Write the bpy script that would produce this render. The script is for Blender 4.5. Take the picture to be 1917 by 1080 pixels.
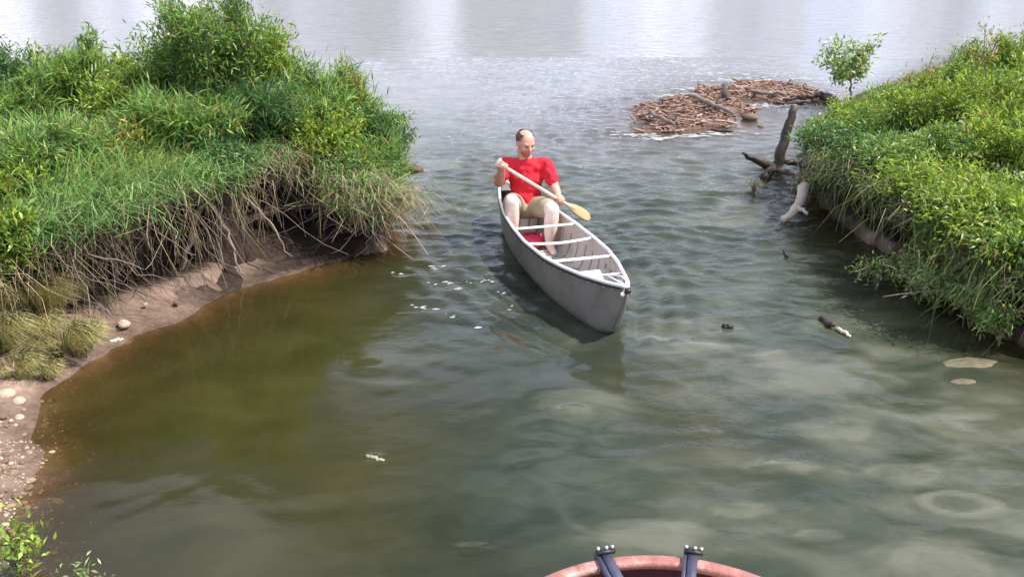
import bpy, math, random
import numpy as np
from mathutils import Vector, Matrix

for o in list(bpy.data.objects): bpy.data.objects.remove(o)
sc = bpy.context.scene
COL = sc.collection
R = math.radians

# ------------------------------------------------------------------ camera, sky, sun, exposure
CAM_H, PITCH, FPX = 2.6, R(21.0), 1700.0
cam = bpy.data.cameras.new('camera'); camo = bpy.data.objects.new('camera', cam); COL.objects.link(camo)
camo.location = (0, 0, CAM_H); camo.rotation_euler = (R(90) - PITCH, 0, 0)
cam.sensor_width = 36; cam.lens = 36 * FPX / 1917; cam.clip_end = 3000; cam.clip_start = 0.05
sc.camera = camo
sc.render.resolution_x, sc.render.resolution_y = 1024, 576

SUN_EL = R(55); SUN_AZ = R(103)           # azimuth clockwise from +Y: from the right, a little on the viewer's side
to_sun = Vector((math.sin(SUN_AZ) * math.cos(SUN_EL), math.cos(SUN_AZ) * math.cos(SUN_EL), math.sin(SUN_EL)))
world = bpy.data.worlds.new('World'); sc.world = world; world.use_nodes = True
wn, wl = world.node_tree.nodes, world.node_tree.links
wn.clear()
wout = wn.new('ShaderNodeOutputWorld'); bg = wn.new('ShaderNodeBackground'); bg.inputs['Strength'].default_value = 0.088
sky = wn.new('ShaderNodeTexSky'); sky.sky_type = 'NISHITA'; sky.sun_disc = False
sky.sun_elevation = SUN_EL; sky.sun_rotation = SUN_AZ; sky.air_density = 1.1; sky.dust_density = 1.5; sky.altitude = 200
tc = wn.new('ShaderNodeTexCoord'); sep = wn.new('ShaderNodeSeparateXYZ'); wl.new(tc.outputs['Generated'], sep.inputs[0])
def wmath(op, a, b=None):
    m = wn.new('ShaderNodeMath'); m.operation = op
    for i, v in enumerate((a, b)):
        if v is None: continue
        if isinstance(v, (int, float)): m.inputs[i].default_value = v
        else: wl.new(v, m.inputs[i])
    return m.outputs[0]
zc = wmath('ADD', wmath('MAXIMUM', sep.outputs['Z'], 0.0), 0.22)
comb = wn.new('ShaderNodeCombineXYZ')
wl.new(wmath('DIVIDE', sep.outputs['X'], zc), comb.inputs[0]); wl.new(wmath('DIVIDE', sep.outputs['Y'], zc), comb.inputs[1])
comb.inputs[2].default_value = 1.3
cn = wn.new('ShaderNodeTexNoise'); cn.inputs['Scale'].default_value = 1.5; cn.inputs['Detail'].default_value = 7; cn.inputs['Roughness'].default_value = 0.55
wl.new(comb.outputs[0], cn.inputs['Vector'])
cr = wn.new('ShaderNodeValToRGB'); cr.color_ramp.elements[0].position = 0.45; cr.color_ramp.elements[1].position = 0.55
cov = wmath('ADD', cn.outputs['Fac'], wmath('MULTIPLY', wmath('SUBTRACT', 0.30, sep.outputs['Z']), 0.05))   # a cloud deck closes up towards the horizon
wl.new(cov, cr.inputs[0])
wmix = wn.new('ShaderNodeMix'); wmix.data_type = 'RGBA'
wl.new(cr.outputs['Color'], wmix.inputs['Factor']); wl.new(sky.outputs[0], wmix.inputs[6]); cn2 = wn.new('ShaderNodeTexNoise'); cn2.inputs['Scale'].default_value = 2.6; cn2.inputs['Detail'].default_value = 5
wl.new(comb.outputs[0], cn2.inputs['Vector'])
cr2 = wn.new('ShaderNodeValToRGB'); cr2.color_ramp.elements[0].position = 0.36; cr2.color_ramp.elements[1].position = 0.66
cr2.color_ramp.elements[0].color = (8.2, 9.3, 13.0, 1); cr2.color_ramp.elements[1].color = (20.5, 20.6, 22.4, 1)
wl.new(cn2.outputs['Fac'], cr2.inputs[0]); wl.new(cr2.outputs['Color'], wmix.inputs[7])
wl.new(wmix.outputs[2], bg.inputs['Color']); wl.new(bg.outputs[0], wout.inputs[0])

sun = bpy.data.lights.new('sun', 'SUN'); sun.energy = 5.0; sun.angle = R(0.55); sun.color = (1, 0.95, 0.88)
suno = bpy.data.objects.new('sun', sun); COL.objects.link(suno)
suno.rotation_euler = to_sun.to_track_quat('Z', 'Y').to_euler(); suno.location = to_sun * 40
sc.view_settings.view_transform = 'Standard'; sc.view_settings.look = 'None'
sc.view_settings.exposure = 0.55; sc.view_settings.gamma = 1.0; sc.view_settings.use_curve_mapping = False

# ------------------------------------------------------------------ helpers
def ray(px, py):
    x = (px - 958.5) / FPX; y = -(py - 540) / FPX
    return np.array([x, math.cos(PITCH) + y * math.sin(PITCH), -math.sin(PITCH) + y * math.cos(PITCH)])
def at(px, py, z=0.0):
    d = ray(px, py); t = (z - CAM_H) / d[2]; return np.array([0, 0, CAM_H]) + t * d
def pt(px, py, Y):
    d = ray(px, py); return np.array([0, 0, CAM_H]) + d * Y / d[1]

def hash2(ix, iy, seed):
    h = (ix.astype(np.int64) * 374761393 + iy.astype(np.int64) * 668265263 + seed * 974711) & 0xffffffff
    h = ((h ^ (h >> 13)) * 1274126177) & 0xffffffff
    h = (h ^ (h >> 16)) & 0xffffffff
    return h / 4294967295.0
def noise2(x, y, seed=0):
    x = np.asarray(x, float); y = np.asarray(y, float)
    ix = np.floor(x); iy = np.floor(y); fx = x - ix; fy = y - iy
    u = fx * fx * fx * (fx * (fx * 6 - 15) + 10); v = fy * fy * fy * (fy * (fy * 6 - 15) + 10)
    def g(dx, dy):
        a = hash2(ix + dx, iy + dy, seed) * 2 * np.pi
        return np.cos(a) * (fx - dx) + np.sin(a) * (fy - dy)
    return ((g(0, 0) * (1 - u) + g(1, 0) * u) * (1 - v) + (g(0, 1) * (1 - u) + g(1, 1) * u) * v) * 1.4
def fbm(x, y, oct=4, seed=0, rough=0.5):
    s = 0; a = 1
    for i in range(oct):
        s = s + a * noise2(x * 2 ** i, y * 2 ** i, seed + i * 17); a *= rough
    return s
def sstep(a, b, x):
    t = np.clip((x - a) / (b - a), 0, 1); return t * t * (3 - 2 * t)

def mesh_np(name, verts, faces, mats=None, smooth=False, colors=None, fmat=None, attrs=None):
    """faces: list of (N,k) int arrays"""
    me = bpy.data.meshes.new(name)
    verts = np.asarray(verts, np.float32).reshape(-1, 3)
    if not isinstance(faces, (list, tuple)): faces = [faces]
    faces = [np.asarray(f, np.int32) for f in faces if len(f)]
    me.vertices.add(len(verts)); me.vertices.foreach_set('co', verts.ravel())
    tot = np.concatenate([np.full(len(f), f.shape[1], np.int32) for f in faces])
    idx = np.concatenate([f.ravel() for f in faces])
    me.loops.add(len(idx)); me.loops.foreach_set('vertex_index', idx)
    me.polygons.add(len(tot)); st = np.concatenate([[0], np.cumsum(tot)[:-1]]).astype(np.int32)
    me.polygons.foreach_set('loop_start', st); me.polygons.foreach_set('loop_total', tot)
    if smooth: me.polygons.foreach_set('use_smooth', np.ones(len(tot), bool))
    if fmat is not None: me.polygons.foreach_set('material_index', np.asarray(fmat, np.int32))
    if colors is not None:
        ca = me.color_attributes.new('tint', 'FLOAT_COLOR', 'POINT')
        c = np.ones((len(verts), 4), np.float32); c[:, :3] = colors; ca.data.foreach_set('color', c.ravel())
    for k, v in (attrs or {}).items():
        a = me.attributes.new(k, 'FLOAT', 'POINT'); a.data.foreach_set('value', np.asarray(v, np.float32))
    me.update(calc_edges=True); me.validate()
    for m in (mats or []): me.materials.append(m)
    return me
def link(name, me, parent=None):
    o = bpy.data.objects.new(name, me); COL.objects.link(o)
    if parent is not None: o.parent = parent
    return o
def tag(o, label=None, cat=None, group=None, kind=None):
    if label: o['label'] = label
    if cat: o['category'] = cat
    if group: o['group'] = group
    if kind: o['kind'] = kind
    return o
def empty(name, loc=(0, 0, 0), rz=0.0):
    o = bpy.data.objects.new(name, None); COL.objects.link(o); o.location = loc; o.rotation_euler = (0, 0, rz)
    o.empty_display_size = 0.1
    return o
def rel(parent, P):
    """world points to the local frame of an unrotated empty"""
    return np.asarray(P, float) - np.array(parent.location)

class MB:
    def __init__(s): s.v = []; s.q = []; s.t = []; s.c = []; s.n = 0
    def add(s, v, q=None, t=None, c=None):
        v = np.asarray(v, float).reshape(-1, 3); s.v.append(v)
        if q is not None and len(q): s.q.append(np.asarray(q, int).reshape(-1, 4) + s.n)
        if t is not None and len(t): s.t.append(np.asarray(t, int).reshape(-1, 3) + s.n)
        s.c.append(np.tile(np.asarray(c if c is not None else (1, 1, 1), float), (len(v), 1)) if c is None or np.ndim(c) == 1 else np.asarray(c, float))
        s.n += len(v)
    def tube(s, pts, rad, k=6, c=None, cap=True, flat=1.0):
        pts = np.asarray(pts, float); n = len(pts)
        rad = np.full(n, rad, float) if np.ndim(rad) == 0 else np.asarray(rad, float)
        tan = np.gradient(pts, axis=0); tan /= np.linalg.norm(tan, axis=1)[:, None] + 1e-9
        ref = np.array([0, 0, 1.0]) if abs(tan[:, 2]).mean() < 0.8 else np.array([1.0, 0, 0])
        a = np.cross(tan, ref); a /= np.linalg.norm(a, axis=1)[:, None] + 1e-9; b = np.cross(tan, a)
        th = np.arange(k) * 2 * np.pi / k
        V = pts[:, None] + rad[:, None, None] * (np.cos(th)[None, :, None] * a[:, None] + flat * np.sin(th)[None, :, None] * b[:, None])
        i = np.arange(n - 1)[:, None] * k; j = np.arange(k)[None]; j2 = (j + 1) % k
        q = np.stack([i + j, i + k + j, i + k + j2, i + j2], -1).reshape(-1, 4)
        V = V.reshape(-1, 3); t = []
        if cap:
            V = np.vstack([V, pts[0], pts[-1]]); m = n * k
            for jj in range(k):
                t.append((m, jj, (jj + 1) % k)); t.append((m + 1, (n - 1) * k + (jj + 1) % k, (n - 1) * k + jj))
        s.add(V, q, t, c)
    def ell(s, cen, r, rot=None, k=14, m=9, c=None):
        th = np.arange(k) * 2 * np.pi / k; ph = np.linspace(0, np.pi, m + 2)[1:-1]
        V = [[math.sin(p) * math.cos(t), math.sin(p) * math.sin(t), math.cos(p)] for p in ph for t in th]
        V.append([0, 0, 1]); V.append([0, 0, -1]); V = np.array(V) * np.asarray(r, float)
        if rot is not None: V = V @ np.asarray(rot, float).T
        V = V + np.asarray(cen, float)
        q = [(i * k + j, (i + 1) * k + j, (i + 1) * k + (j + 1) % k, i * k + (j + 1) % k) for i in range(m - 1) for j in range(k)]
        t = [(m * k, j, (j + 1) % k) for j in range(k)] + [(m * k + 1, (m - 1) * k + (j + 1) % k, (m - 1) * k + j) for j in range(k)]
        s.add(V, q, t, c)
    def box(s, cen, size, rot=None, c=None):
        V = np.array([[x, y, z] for x in (-.5, .5) for y in (-.5, .5) for z in (-.5, .5)]) * np.asarray(size, float)
        if rot is not None: V = V @ np.asarray(rot, float).T
        s.add(V + np.asarray(cen, float), [(0, 1, 3, 2), (4, 6, 7, 5), (0, 4, 5, 1), (2, 3, 7, 6), (0, 2, 6, 4), (1, 5, 7, 3)], None, c)
    def mesh(s, name, mats, smooth=True):
        return mesh_np(name, np.vstack(s.v), [np.vstack(s.q) if s.q else np.zeros((0, 4)), np.vstack(s.t) if s.t else np.zeros((0, 3))],
                       mats if isinstance(mats, list) else [mats], smooth, np.vstack(s.c))
    def build(s, name, mats, parent=None, smooth=True): return link(name, s.mesh(name, mats, smooth), parent)
    def shift(s, off):
        off = np.asarray(off, float); s.v = [v - off for v in s.v]; return s

# ------------------------------------------------------------------ materials
def mat(name): m = bpy.data.materials.new(name); m.use_nodes = True; m.node_tree.nodes.clear(); return m
class NT:
    def __init__(s, m): s.n = m.node_tree.nodes; s.l = m.node_tree.links
    def new(s, t, **kw):
        nd = s.n.new(t)
        for k, v in kw.items(): setattr(nd, k, v)
        return nd
    def set(s, inp, v):
        if hasattr(v, 'node'): s.l.new(v, inp)
        else: inp.default_value = v
    def math(s, op, a, b=0.0):
        m = s.new('ShaderNodeMath', operation=op); s.set(m.inputs[0], a); s.set(m.inputs[1], b); return m.outputs[0]
    def noise(s, scale, detail=4, rough=0.5, vec=None, dist=0.0):
        n = s.new('ShaderNodeTexNoise'); n.inputs['Scale'].default_value = scale; n.inputs['Detail'].default_value = detail
        n.inputs['Roughness'].default_value = rough; n.inputs['Distortion'].default_value = dist
        if vec is not None: s.l.new(vec, n.inputs['Vector'])
        return n.outputs['Fac']
    def ramp(s, fac, stops):
        r = s.new('ShaderNodeValToRGB'); e = r.color_ramp.elements
        while len(e) < len(stops): e.new(0.5)
        for i, (p, c) in enumerate(stops):
            e[i].position = p; e[i].color = (*c, 1) if len(c) == 3 else c
        s.l.new(fac, r.inputs[0]); return r.outputs[0]
    def mix(s, f, a, b, blend='MIX'):
        m = s.new('ShaderNodeMix', data_type='RGBA', blend_type=blend)
        s.set(m.inputs[0], f)
        for i, v in ((6, a), (7, b)):
            if hasattr(v, 'node'): s.l.new(v, m.inputs[i])
            else: m.inputs[i].default_value = (*v, 1)
        return m.outputs[2]
    def coord(s, which='Object'): return s.new('ShaderNodeTexCoord').outputs[which]
    def geo(s): return s.new('ShaderNodeNewGeometry').outputs['Position']
    def bump(s, h, strength=0.3, dist=0.01):
        b = s.new('ShaderNodeBump'); b.inputs['Strength'].default_value = strength; b.inputs['Distance'].default_value = dist
        s.l.new(h, b.inputs['Height']); return b.outputs[0]
    def out(s, sh): o = s.new('ShaderNodeOutputMaterial'); s.l.new(sh, o.inputs[0]); return o
def simple(name, col, rough=0.6, metal=0.0, var=0.25, scale=8, bump=0.2, bscale=40, spec=0.5, tint=False, dirt=None):
    m = mat(name); t = NT(m); c = t.coord()
    n = t.noise(scale, 5, 0.6, c)
    lo = tuple(x * (1 - var) for x in col); hi = tuple(min(1, x * (1 + var)) for x in col)
    cc = t.ramp(n, [(0.3, lo), (0.7, hi)])
    if dirt:
        cc = t.mix(t.ramp(t.noise(scale * 0.5, 6, 0.7, c), [(0.52, (0, 0, 0)), (0.66, (1, 1, 1))]), cc, dirt)
    if tint:
        a = t.new('ShaderNodeAttribute', attribute_name='tint'); cc = t.mix(1.0, cc, a.outputs['Color'], 'MULTIPLY')
    b = t.new('ShaderNodeBsdfPrincipled'); t.l.new(cc, b.inputs['Base Color'])
    b.inputs['Roughness'].default_value = rough; b.inputs['Metallic'].default_value = metal
    b.inputs['Specular IOR Level'].default_value = spec
    if bump: t.l.new(t.bump(t.noise(bscale, 4, 0.6, c), bump), b.inputs['Normal'])
    t.out(b.outputs[0]); return m
def leafmat(name, trans=0.42, rough=0.5, gain=1.0):
    m = mat(name); t = NT(m)
    a = t.new('ShaderNodeAttribute', attribute_name='tint').outputs['Color']
    n = t.ramp(t.noise(6, 3, 0.6, t.geo()), [(0.3, (0.8 * gain,) * 3), (0.7, (1.15 * gain,) * 3)])
    c = t.mix(1.0, a, n, 'MULTIPLY')
    b = t.new('ShaderNodeBsdfPrincipled'); t.l.new(c, b.inputs['Base Color']); b.inputs['Roughness'].default_value = rough
    b.inputs['Specular IOR Level'].default_value = 0.35
    tr = t.new('ShaderNodeBsdfTranslucent'); t.l.new(t.mix(1.0, c, (1.5, 1.5, 0.7), 'MULTIPLY'), tr.inputs[0])
    mx = t.new('ShaderNodeMixShader'); mx.inputs[0].default_value = trans
    t.l.new(b.outputs[0], mx.inputs[1]); t.l.new(tr.outputs[0], mx.inputs[2]); t.out(mx.outputs[0]); return m

M_leaf = leafmat('leaf_green', 0.32, 0.42)
M_grass = leafmat('grass_blade', 0.3, 0.45)
M_dry = leafmat('dry_stem', 0.1, 0.8)
M_stem = simple('stem_brown', (0.16, 0.11, 0.07), 0.85, tint=True)
M_root = simple('root_fibre', (0.20, 0.155, 0.13), 0.9, tint=True)
M_wet = simple('wet_wood', (0.040, 0.026, 0.022), 0.6, var=0.5, bump=0.7, bscale=22)
M_pale = simple('bleached_wood', (0.55, 0.46, 0.40), 0.7, var=0.2, bump=0.4, bscale=30)
M_stone = simple('stone', (0.42, 0.36, 0.30), 0.75, var=0.3, scale=5, bump=0.5, tint=True)
M_hull = simple('hull_outer', (0.20, 0.188, 0.170), 0.40, metal=0.1, var=0.30, scale=3.5, bump=0.10, bscale=7, dirt=(0.10, 0.098, 0.075))
M_inner = simple('hull_inner', (0.46, 0.42, 0.395), 0.5, metal=0.0, var=0.12, scale=4, bump=0.06, bscale=14, dirt=(0.28, 0.24, 0.21))
M_rail = simple('gunwale_white', (0.80, 0.76, 0.74), 0.4, var=0.06, bump=0.05)
M_red = simple('red_cloth', (0.62, 0.012, 0.030), 0.85, var=0.12, scale=12, bump=0.5, bscale=24)
M_bag = simple('red_bag', (0.62, 0.03, 0.09), 0.6, var=0.15, bump=0.3)
M_khaki = simple('khaki_cloth', (0.34, 0.29, 0.19), 0.9, var=0.2, bump=0.4, bscale=30)
M_paddle = simple('paddle_wood', (0.72, 0.52, 0.42), 0.4, var=0.12, bump=0.05)
M_blade = simple('paddle_blade', (0.42, 0.33, 0.17), 0.4, var=0.15, bump=0.05)
M_hair = simple('hair', (0.10, 0.06, 0.045), 0.8, var=0.4, bump=0.8, bscale=120)
M_eye = simple('dark_lens', (0.02, 0.012, 0.012), 0.2, bump=0)
M_black = simple('black_rubber', (0.015, 0.013, 0.014), 0.5, bump=0)
M_rim = simple('red_rim', (0.34, 0.135, 0.115), 0.55, var=0.3, scale=16, bump=0.3, bscale=60, dirt=(0.44, 0.28, 0.24))
M_maroon = simple('maroon_hull', (0.12, 0.016, 0.014), 0.55, var=0.3, bump=0.1)
M_bracket = simple('bracket_steel', (0.075, 0.075, 0.12), 0.5, metal=0.3, var=0.25, bump=0.2)
M_bolt = simple('bolt_steel', (0.72, 0.72, 0.66), 0.3, metal=0.7, var=0.1, bump=0)
M_plank = simple('deck_plank', (0.48, 0.40, 0.36), 0.8, var=0.4, scale=14, bump=0.4)
def skin_mat():
    m = mat('skin'); t = NT(m); c = t.coord()
    cc = t.ramp(t.noise(9, 5, 0.65, c), [(0.3, (0.50, 0.24, 0.175)), (0.7, (0.64, 0.37, 0.28))])
    a = t.new('ShaderNodeAttribute', attribute_name='tint'); cc = t.mix(1.0, cc, a.outputs['Color'], 'MULTIPLY')
    b = t.new('ShaderNodeBsdfPrincipled'); t.l.new(cc, b.inputs['Base Color']); b.inputs['Roughness'].default_value = 0.5
    t.l.new(t.bump(t.noise(60, 3, 0.6, c), 0.15, 0.004), b.inputs['Normal']); t.out(b.outputs[0]); return m
M_skin = skin_mat()
def earth_mat():
    m = mat('river_earth'); t = NT(m); p = t.geo()
    n = t.noise(1.6, 7, 0.62, p); n2 = t.noise(16, 6, 0.7, p)
    dry = t.ramp(n, [(0.30, (0.15, 0.105, 0.08)), (0.50, (0.27, 0.185, 0.145)), (0.72, (0.40, 0.285, 0.23))])
    dry = t.mix(0.55, dry, t.ramp(n2, [(0.35, (0.5, 0.48, 0.46)), (0.65, (1.1, 1.08, 1.05))]), 'MULTIPLY')
    zz = t.new('ShaderNodeSeparateXYZ'); t.l.new(p, zz.inputs[0]); wet = t.ramp(t.math('ADD', t.math('MULTIPLY', zz.outputs['Z'], 8.0), t.math('MULTIPLY', n2, 0.5)), [(0.30, (0.52, 0.50, 0.47)), (0.75, (1, 1, 1))])
    dry = t.mix(1.0, dry, wet, 'MULTIPLY')
    a = t.new('ShaderNodeAttribute', attribute_name='soil_shade').outputs['Fac']
    c = t.mix(a, dry, t.ramp(n2, [(0.3, (0.018, 0.013, 0.011)), (0.7, (0.050, 0.036, 0.030))]))  # dark earth that also paints the shade of the hollows
    b = t.new('ShaderNodeBsdfPrincipled'); t.l.new(c, b.inputs['Base Color'])
    b.inputs['Roughness'].default_value = 0.75; t.l.new(t.math('SUBTRACT', 0.30, t.math('MULTIPLY', a, 0.27)), b.inputs['Specular IOR Level'])
    h = t.math('ADD', t.math('MULTIPLY', t.noise(9, 6, 0.65, p), 1.0), t.math('MULTIPLY', t.noise(60, 4, 0.6, p), 0.3))
    t.l.new(t.bump(h, 0.7, 0.03), b.inputs['Normal']); t.out(b.outputs[0]); return m
M_earth = earth_mat()
def water_mat():
    m = mat('river_water'); t = NT(m); p = t.geo()
    murk = t.new('ShaderNodeAttribute', attribute_name='murk').outputs['Fac']
    silt_sky = t.new('ShaderNodeAttribute', attribute_name='silt_sky').outputs['Fac']
    chop = t.new('ShaderNodeAttribute', attribute_name='chop').outputs['Fac']
    mp = t.new('ShaderNodeMapping'); mp.inputs['Scale'].default_value = (1.0, 1.5, 1.0); t.l.new(p, mp.inputs[0])
    cloud = t.noise(1.6, 5, 0.5, mp.outputs[0], 0.9)
    olive = t.ramp(cloud, [(0.3, (0.028, 0.028, 0.008)), (0.7, (0.046, 0.042, 0.013))])
    s2 = t.new('ShaderNodeAttribute', attribute_name='silt_glint').outputs['Fac']  # silt tone plus painted pale sky reflections
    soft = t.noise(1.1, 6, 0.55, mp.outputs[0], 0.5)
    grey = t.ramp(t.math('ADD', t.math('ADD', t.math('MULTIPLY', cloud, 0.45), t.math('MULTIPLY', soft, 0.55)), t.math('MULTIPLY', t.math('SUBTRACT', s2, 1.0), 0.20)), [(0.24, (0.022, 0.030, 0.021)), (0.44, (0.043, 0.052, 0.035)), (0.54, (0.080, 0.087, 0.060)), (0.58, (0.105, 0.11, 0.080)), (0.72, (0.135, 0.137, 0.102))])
    body = t.mix(silt_sky, olive, grey)  # grey carries reflected sky as well as silt
    fs = t.new('ShaderNodeAttribute', attribute_name='far_silt_sky').outputs['Fac']
    body = t.mix(fs, body, t.ramp(cloud, [(0.3, (0.20, 0.20, 0.212)), (0.7, (0.28, 0.272, 0.285))]))  # reflected far sky painted in along with pale silt
    dif = t.new('ShaderNodeBsdfDiffuse'); t.l.new(body, dif.inputs[0])
    tr = t.new('ShaderNodeBsdfTransparent'); t.l.new(t.mix(murk, (0.92, 0.85, 0.70), (0.50, 0.36, 0.12)), tr.inputs[0])
    mb = t.new('ShaderNodeMixShader'); t.l.new(murk, mb.inputs[0]); t.l.new(tr.outputs[0], mb.inputs[1]); t.l.new(dif.outputs[0], mb.inputs[2])
    gl = t.new('ShaderNodeBsdfGlossy'); gl.inputs['Roughness'].default_value = 0.035
    fine = t.noise(9, 4, 0.55, mp.outputs[0], 0.4); fine2 = t.noise(34, 3, 0.5, mp.outputs[0])
    h = t.math('MULTIPLY', t.math('ADD', fine, t.math('MULTIPLY', fine2, 0.18)), chop)
    fs2 = t.new('ShaderNodeAttribute', attribute_name='farwave').outputs['Fac']
    h = t.math('ADD', h, t.math('MULTIPLY', t.noise(1.7, 5, 0.6, mp.outputs[0], 0.5), t.math('MULTIPLY', fs2, 4.5)))
    bp = t.new('ShaderNodeBump'); bp.inputs['Strength'].default_value = 1.0; bp.inputs['Distance'].default_value = 0.02; t.l.new(h, bp.inputs['Height'])
    t.l.new(bp.outputs[0], gl.inputs['Normal'])
    fr = t.new('ShaderNodeFresnel'); fr.inputs[0].default_value = 1.34; t.l.new(bp.outputs[0], fr.inputs['Normal'])
    mx = t.new('ShaderNodeMixShader'); t.l.new(fr.outputs[0], mx.inputs[0]); t.l.new(mb.outputs[0], mx.inputs[1]); t.l.new(gl.outputs[0], mx.inputs[2])
    t.out(mx.outputs[0]); return m
M_water = water_mat()
M_foam_glint = simple('foam', (0.34, 0.34, 0.33), 0.7, var=0.1, bump=0.3)  # raft scum, and flecks standing in for ripple glints

# ------------------------------------------------------------------ the lie of the land
def P(px, py, z=0.0): return at(px, py, z)
L_st = [  # water edge, foot of bank, lip of bank, for stations along the left shore
    ((-60, 1250, 0), (-260, 1000, .12), (-420, 700, .35)),
    ((30, 930, 0), (-120, 760, .12), (-260, 590, .40)),
    ((80, 745, 0), (-30, 690, .14), (-60, 560, .45)),
    ((175, 672, 0), (80, 600, .14), (40, 480, .62)),
    ((235, 628, 0), (160, 540, .12), (140, 430, .74)),
    ((325, 600, 0), (260, 522, .11), (240, 385, .80)),
    ((430, 548, 0), (370, 515, .07), (380, 350, .82)),
    ((520, 514, 0), (490, 497, .04), (470, 300, .80)),
    ((610, 496, -.01), (600, 480, .0), (570, 300, .72)),
    ((690, 476, -.01), (685, 470, .0), (670, 370, .52)),
    ((735, 452, -.01), (728, 446, .0), (715, 405, .32)),
]
Lw = np.array([P(*a) for a, b, c in L_st]); Lb = np.array([P(*b) for a, b, c in L_st]); Ll = np.array([P(*c) for a, b, c in L_st])
tipw = np.array([[-1.34, 8.6, 0], [-1.95, 9.5, 0], [-2.9, 10.5, 0], [-5.5, 11.0, 0], [-13, 11.3, 0]])
tipl = np.array([[-1.66, 8.55, .30], [-2.25, 9.3, .45], [-3.0, 10.1, .7], [-5.5, 10.6, .75], [-13, 10.9, .8]])
Lw = np.vstack([Lw, tipw]); Lb = np.vstack([Lb, tipw + [0, -.08, .02]]); Ll = np.vstack([Ll, tipl])
left_poly = np.vstack([Ll[:, :2], [[-14, 8], [-14, 3]]]); left_water = np.vstack([Lw[:, :2], [[-14, 8], [-14, 1.0], [-2.6, 1.2]]])

R_st = [
    ((2300, 800, 0), (2340, 770, .05), (2300, 640, .35)),
    ((1990, 665, 0), (2040, 640, .05), (1990, 560, .42)),
    ((1880, 590, 0), (1930, 560, .05), (1885, 500, .50)),
    ((1790, 530, 0), (1820, 500, .05), (1790, 420, .60)),
    ((1720, 470, 0), (1745, 455, .04), (1710, 360, .62)),
    ((1620, 425, 0), (1650, 412, .04), (1620, 330, .58)),
    ((1545, 385, 0), (1570, 372, .04), (1555, 300, .52)),
    ((1495, 335, 0), (1525, 322, .04), (1525, 260, .42)),
    ((1500, 285, 0), (1530, 268, .06), (1545, 225, .32)),
    ((1530, 235, 0), (1560, 220, .06), (1590, 195, .22)),
    ((1600, 180, 0), (1640, 170, .06), (1680, 160, .22)),
    ((1760, 120, 0), (1790, 118, .05), (1790, 122, .25)),
    ((1990, 60, 0), (2010, 62, .05), (2010, 66, .25)),
]
Rw = np.array([P(*a) for a, b, c in R_st]); Rb = np.array([P(*b) for a, b, c in R_st]); Rl = np.array([P(*c) for a, b, c in R_st])
right_poly = np.vstack([Rl[:, :2], [[40, 24], [40, 2.0]]]); right_water = np.vstack([Rw[:, :2], [[42, 26], [42, 1.0]]])

def sdist(px, py, poly):
    """signed distance, positive inside"""
    shp = np.shape(px); x = np.ravel(px); y = np.ravel(py)
    d = np.full(x.shape, 1e9); ins = np.zeros(x.shape, bool); n = len(poly)
    for i in range(n):
        a = poly[i]; b = poly[(i + 1) % n]; ab = b - a; L2 = ab @ ab + 1e-12
        t = np.clip(((x - a[0]) * ab[0] + (y - a[1]) * ab[1]) / L2, 0, 1)
        d = np.minimum(d, np.hypot(x - a[0] - t * ab[0], y - a[1] - t * ab[1]))
        c = ((a[1] > y) != (b[1] > y)) & (x < (b[0] - a[0]) * (y - a[1]) / (b[1] - a[1] + 1e-12) + a[0]); ins ^= c
    return np.where(ins, d, -d).reshape(shp)
bar_px = [(1185, 235), (1215, 200), (1290, 178), (1350, 158), (1430, 152), (1500, 166), (1560, 178), (1560, 196), (1480, 193), (1400, 190), (1390, 215), (1395, 238), (1320, 246), (1240, 250), (1195, 248)]
bar_poly = np.array([P(a, b)[:2] for a, b in bar_px])

def land(x, y):
    """ground height away from the undercut faces"""
    dlw = sdist(x, y, left_water); drw = sdist(x, y, right_water)
    dll = sdist(x, y, left_poly); drl = sdist(x, y, right_poly)
    dw = np.maximum(dlw, drw) + .05 * fbm(x * 3.1, y * 3.1, 3, 71) + .02 * noise2(x * 13, y * 13, 72)
    n = fbm(x * 1.3, y * 1.3, 4, 5)
    nearleft = sstep(-2.2, -4.0, x) * sstep(7.0, 5.0, y)
    slope = 0.30 - 0.14 * nearleft
    bed = np.maximum(slope * dw, -0.9 + 0.15 * n) + 0.035 * n
    shelf = np.clip(dw * 0.22, 0, 0.13) + 0.018 * n
    z = np.where(dw < 0, np.minimum(bed, 0.02), shelf)
    z = np.where(dll > 0, np.maximum(z, 0.13 + 0.62 * sstep(0.30, 0.75, dll) + 0.07 * n * sstep(0.4, 1, dll)), z)
    z = np.where(drl > 0, np.maximum(z, 0.10 + 0.40 * sstep(0.30, 0.75, drl) + 0.07 * n * sstep(0.4, 1, drl)), z)
    db = sdist(x, y, bar_poly)
    z = np.maximum(z, 0.10 * sstep(-0.6, 0.7, db) - 0.055 - 0.25 * sstep(-0.2, -2.5, db) + 0.02 * n)
    return z

def axis(segs):
    out = []
    for a, b, s in segs: out.append(np.arange(a, b, s))
    return np.concatenate(out)
def grid(xs, ys):
    X, Y = np.meshgrid(xs, ys); nx = len(xs); ny = len(ys)
    i = (np.arange(ny - 1)[:, None] * nx + np.arange(nx - 1)[None]).ravel()
    return X, Y, np.stack([i, i + 1, i + nx + 1, i + nx], 1)

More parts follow.
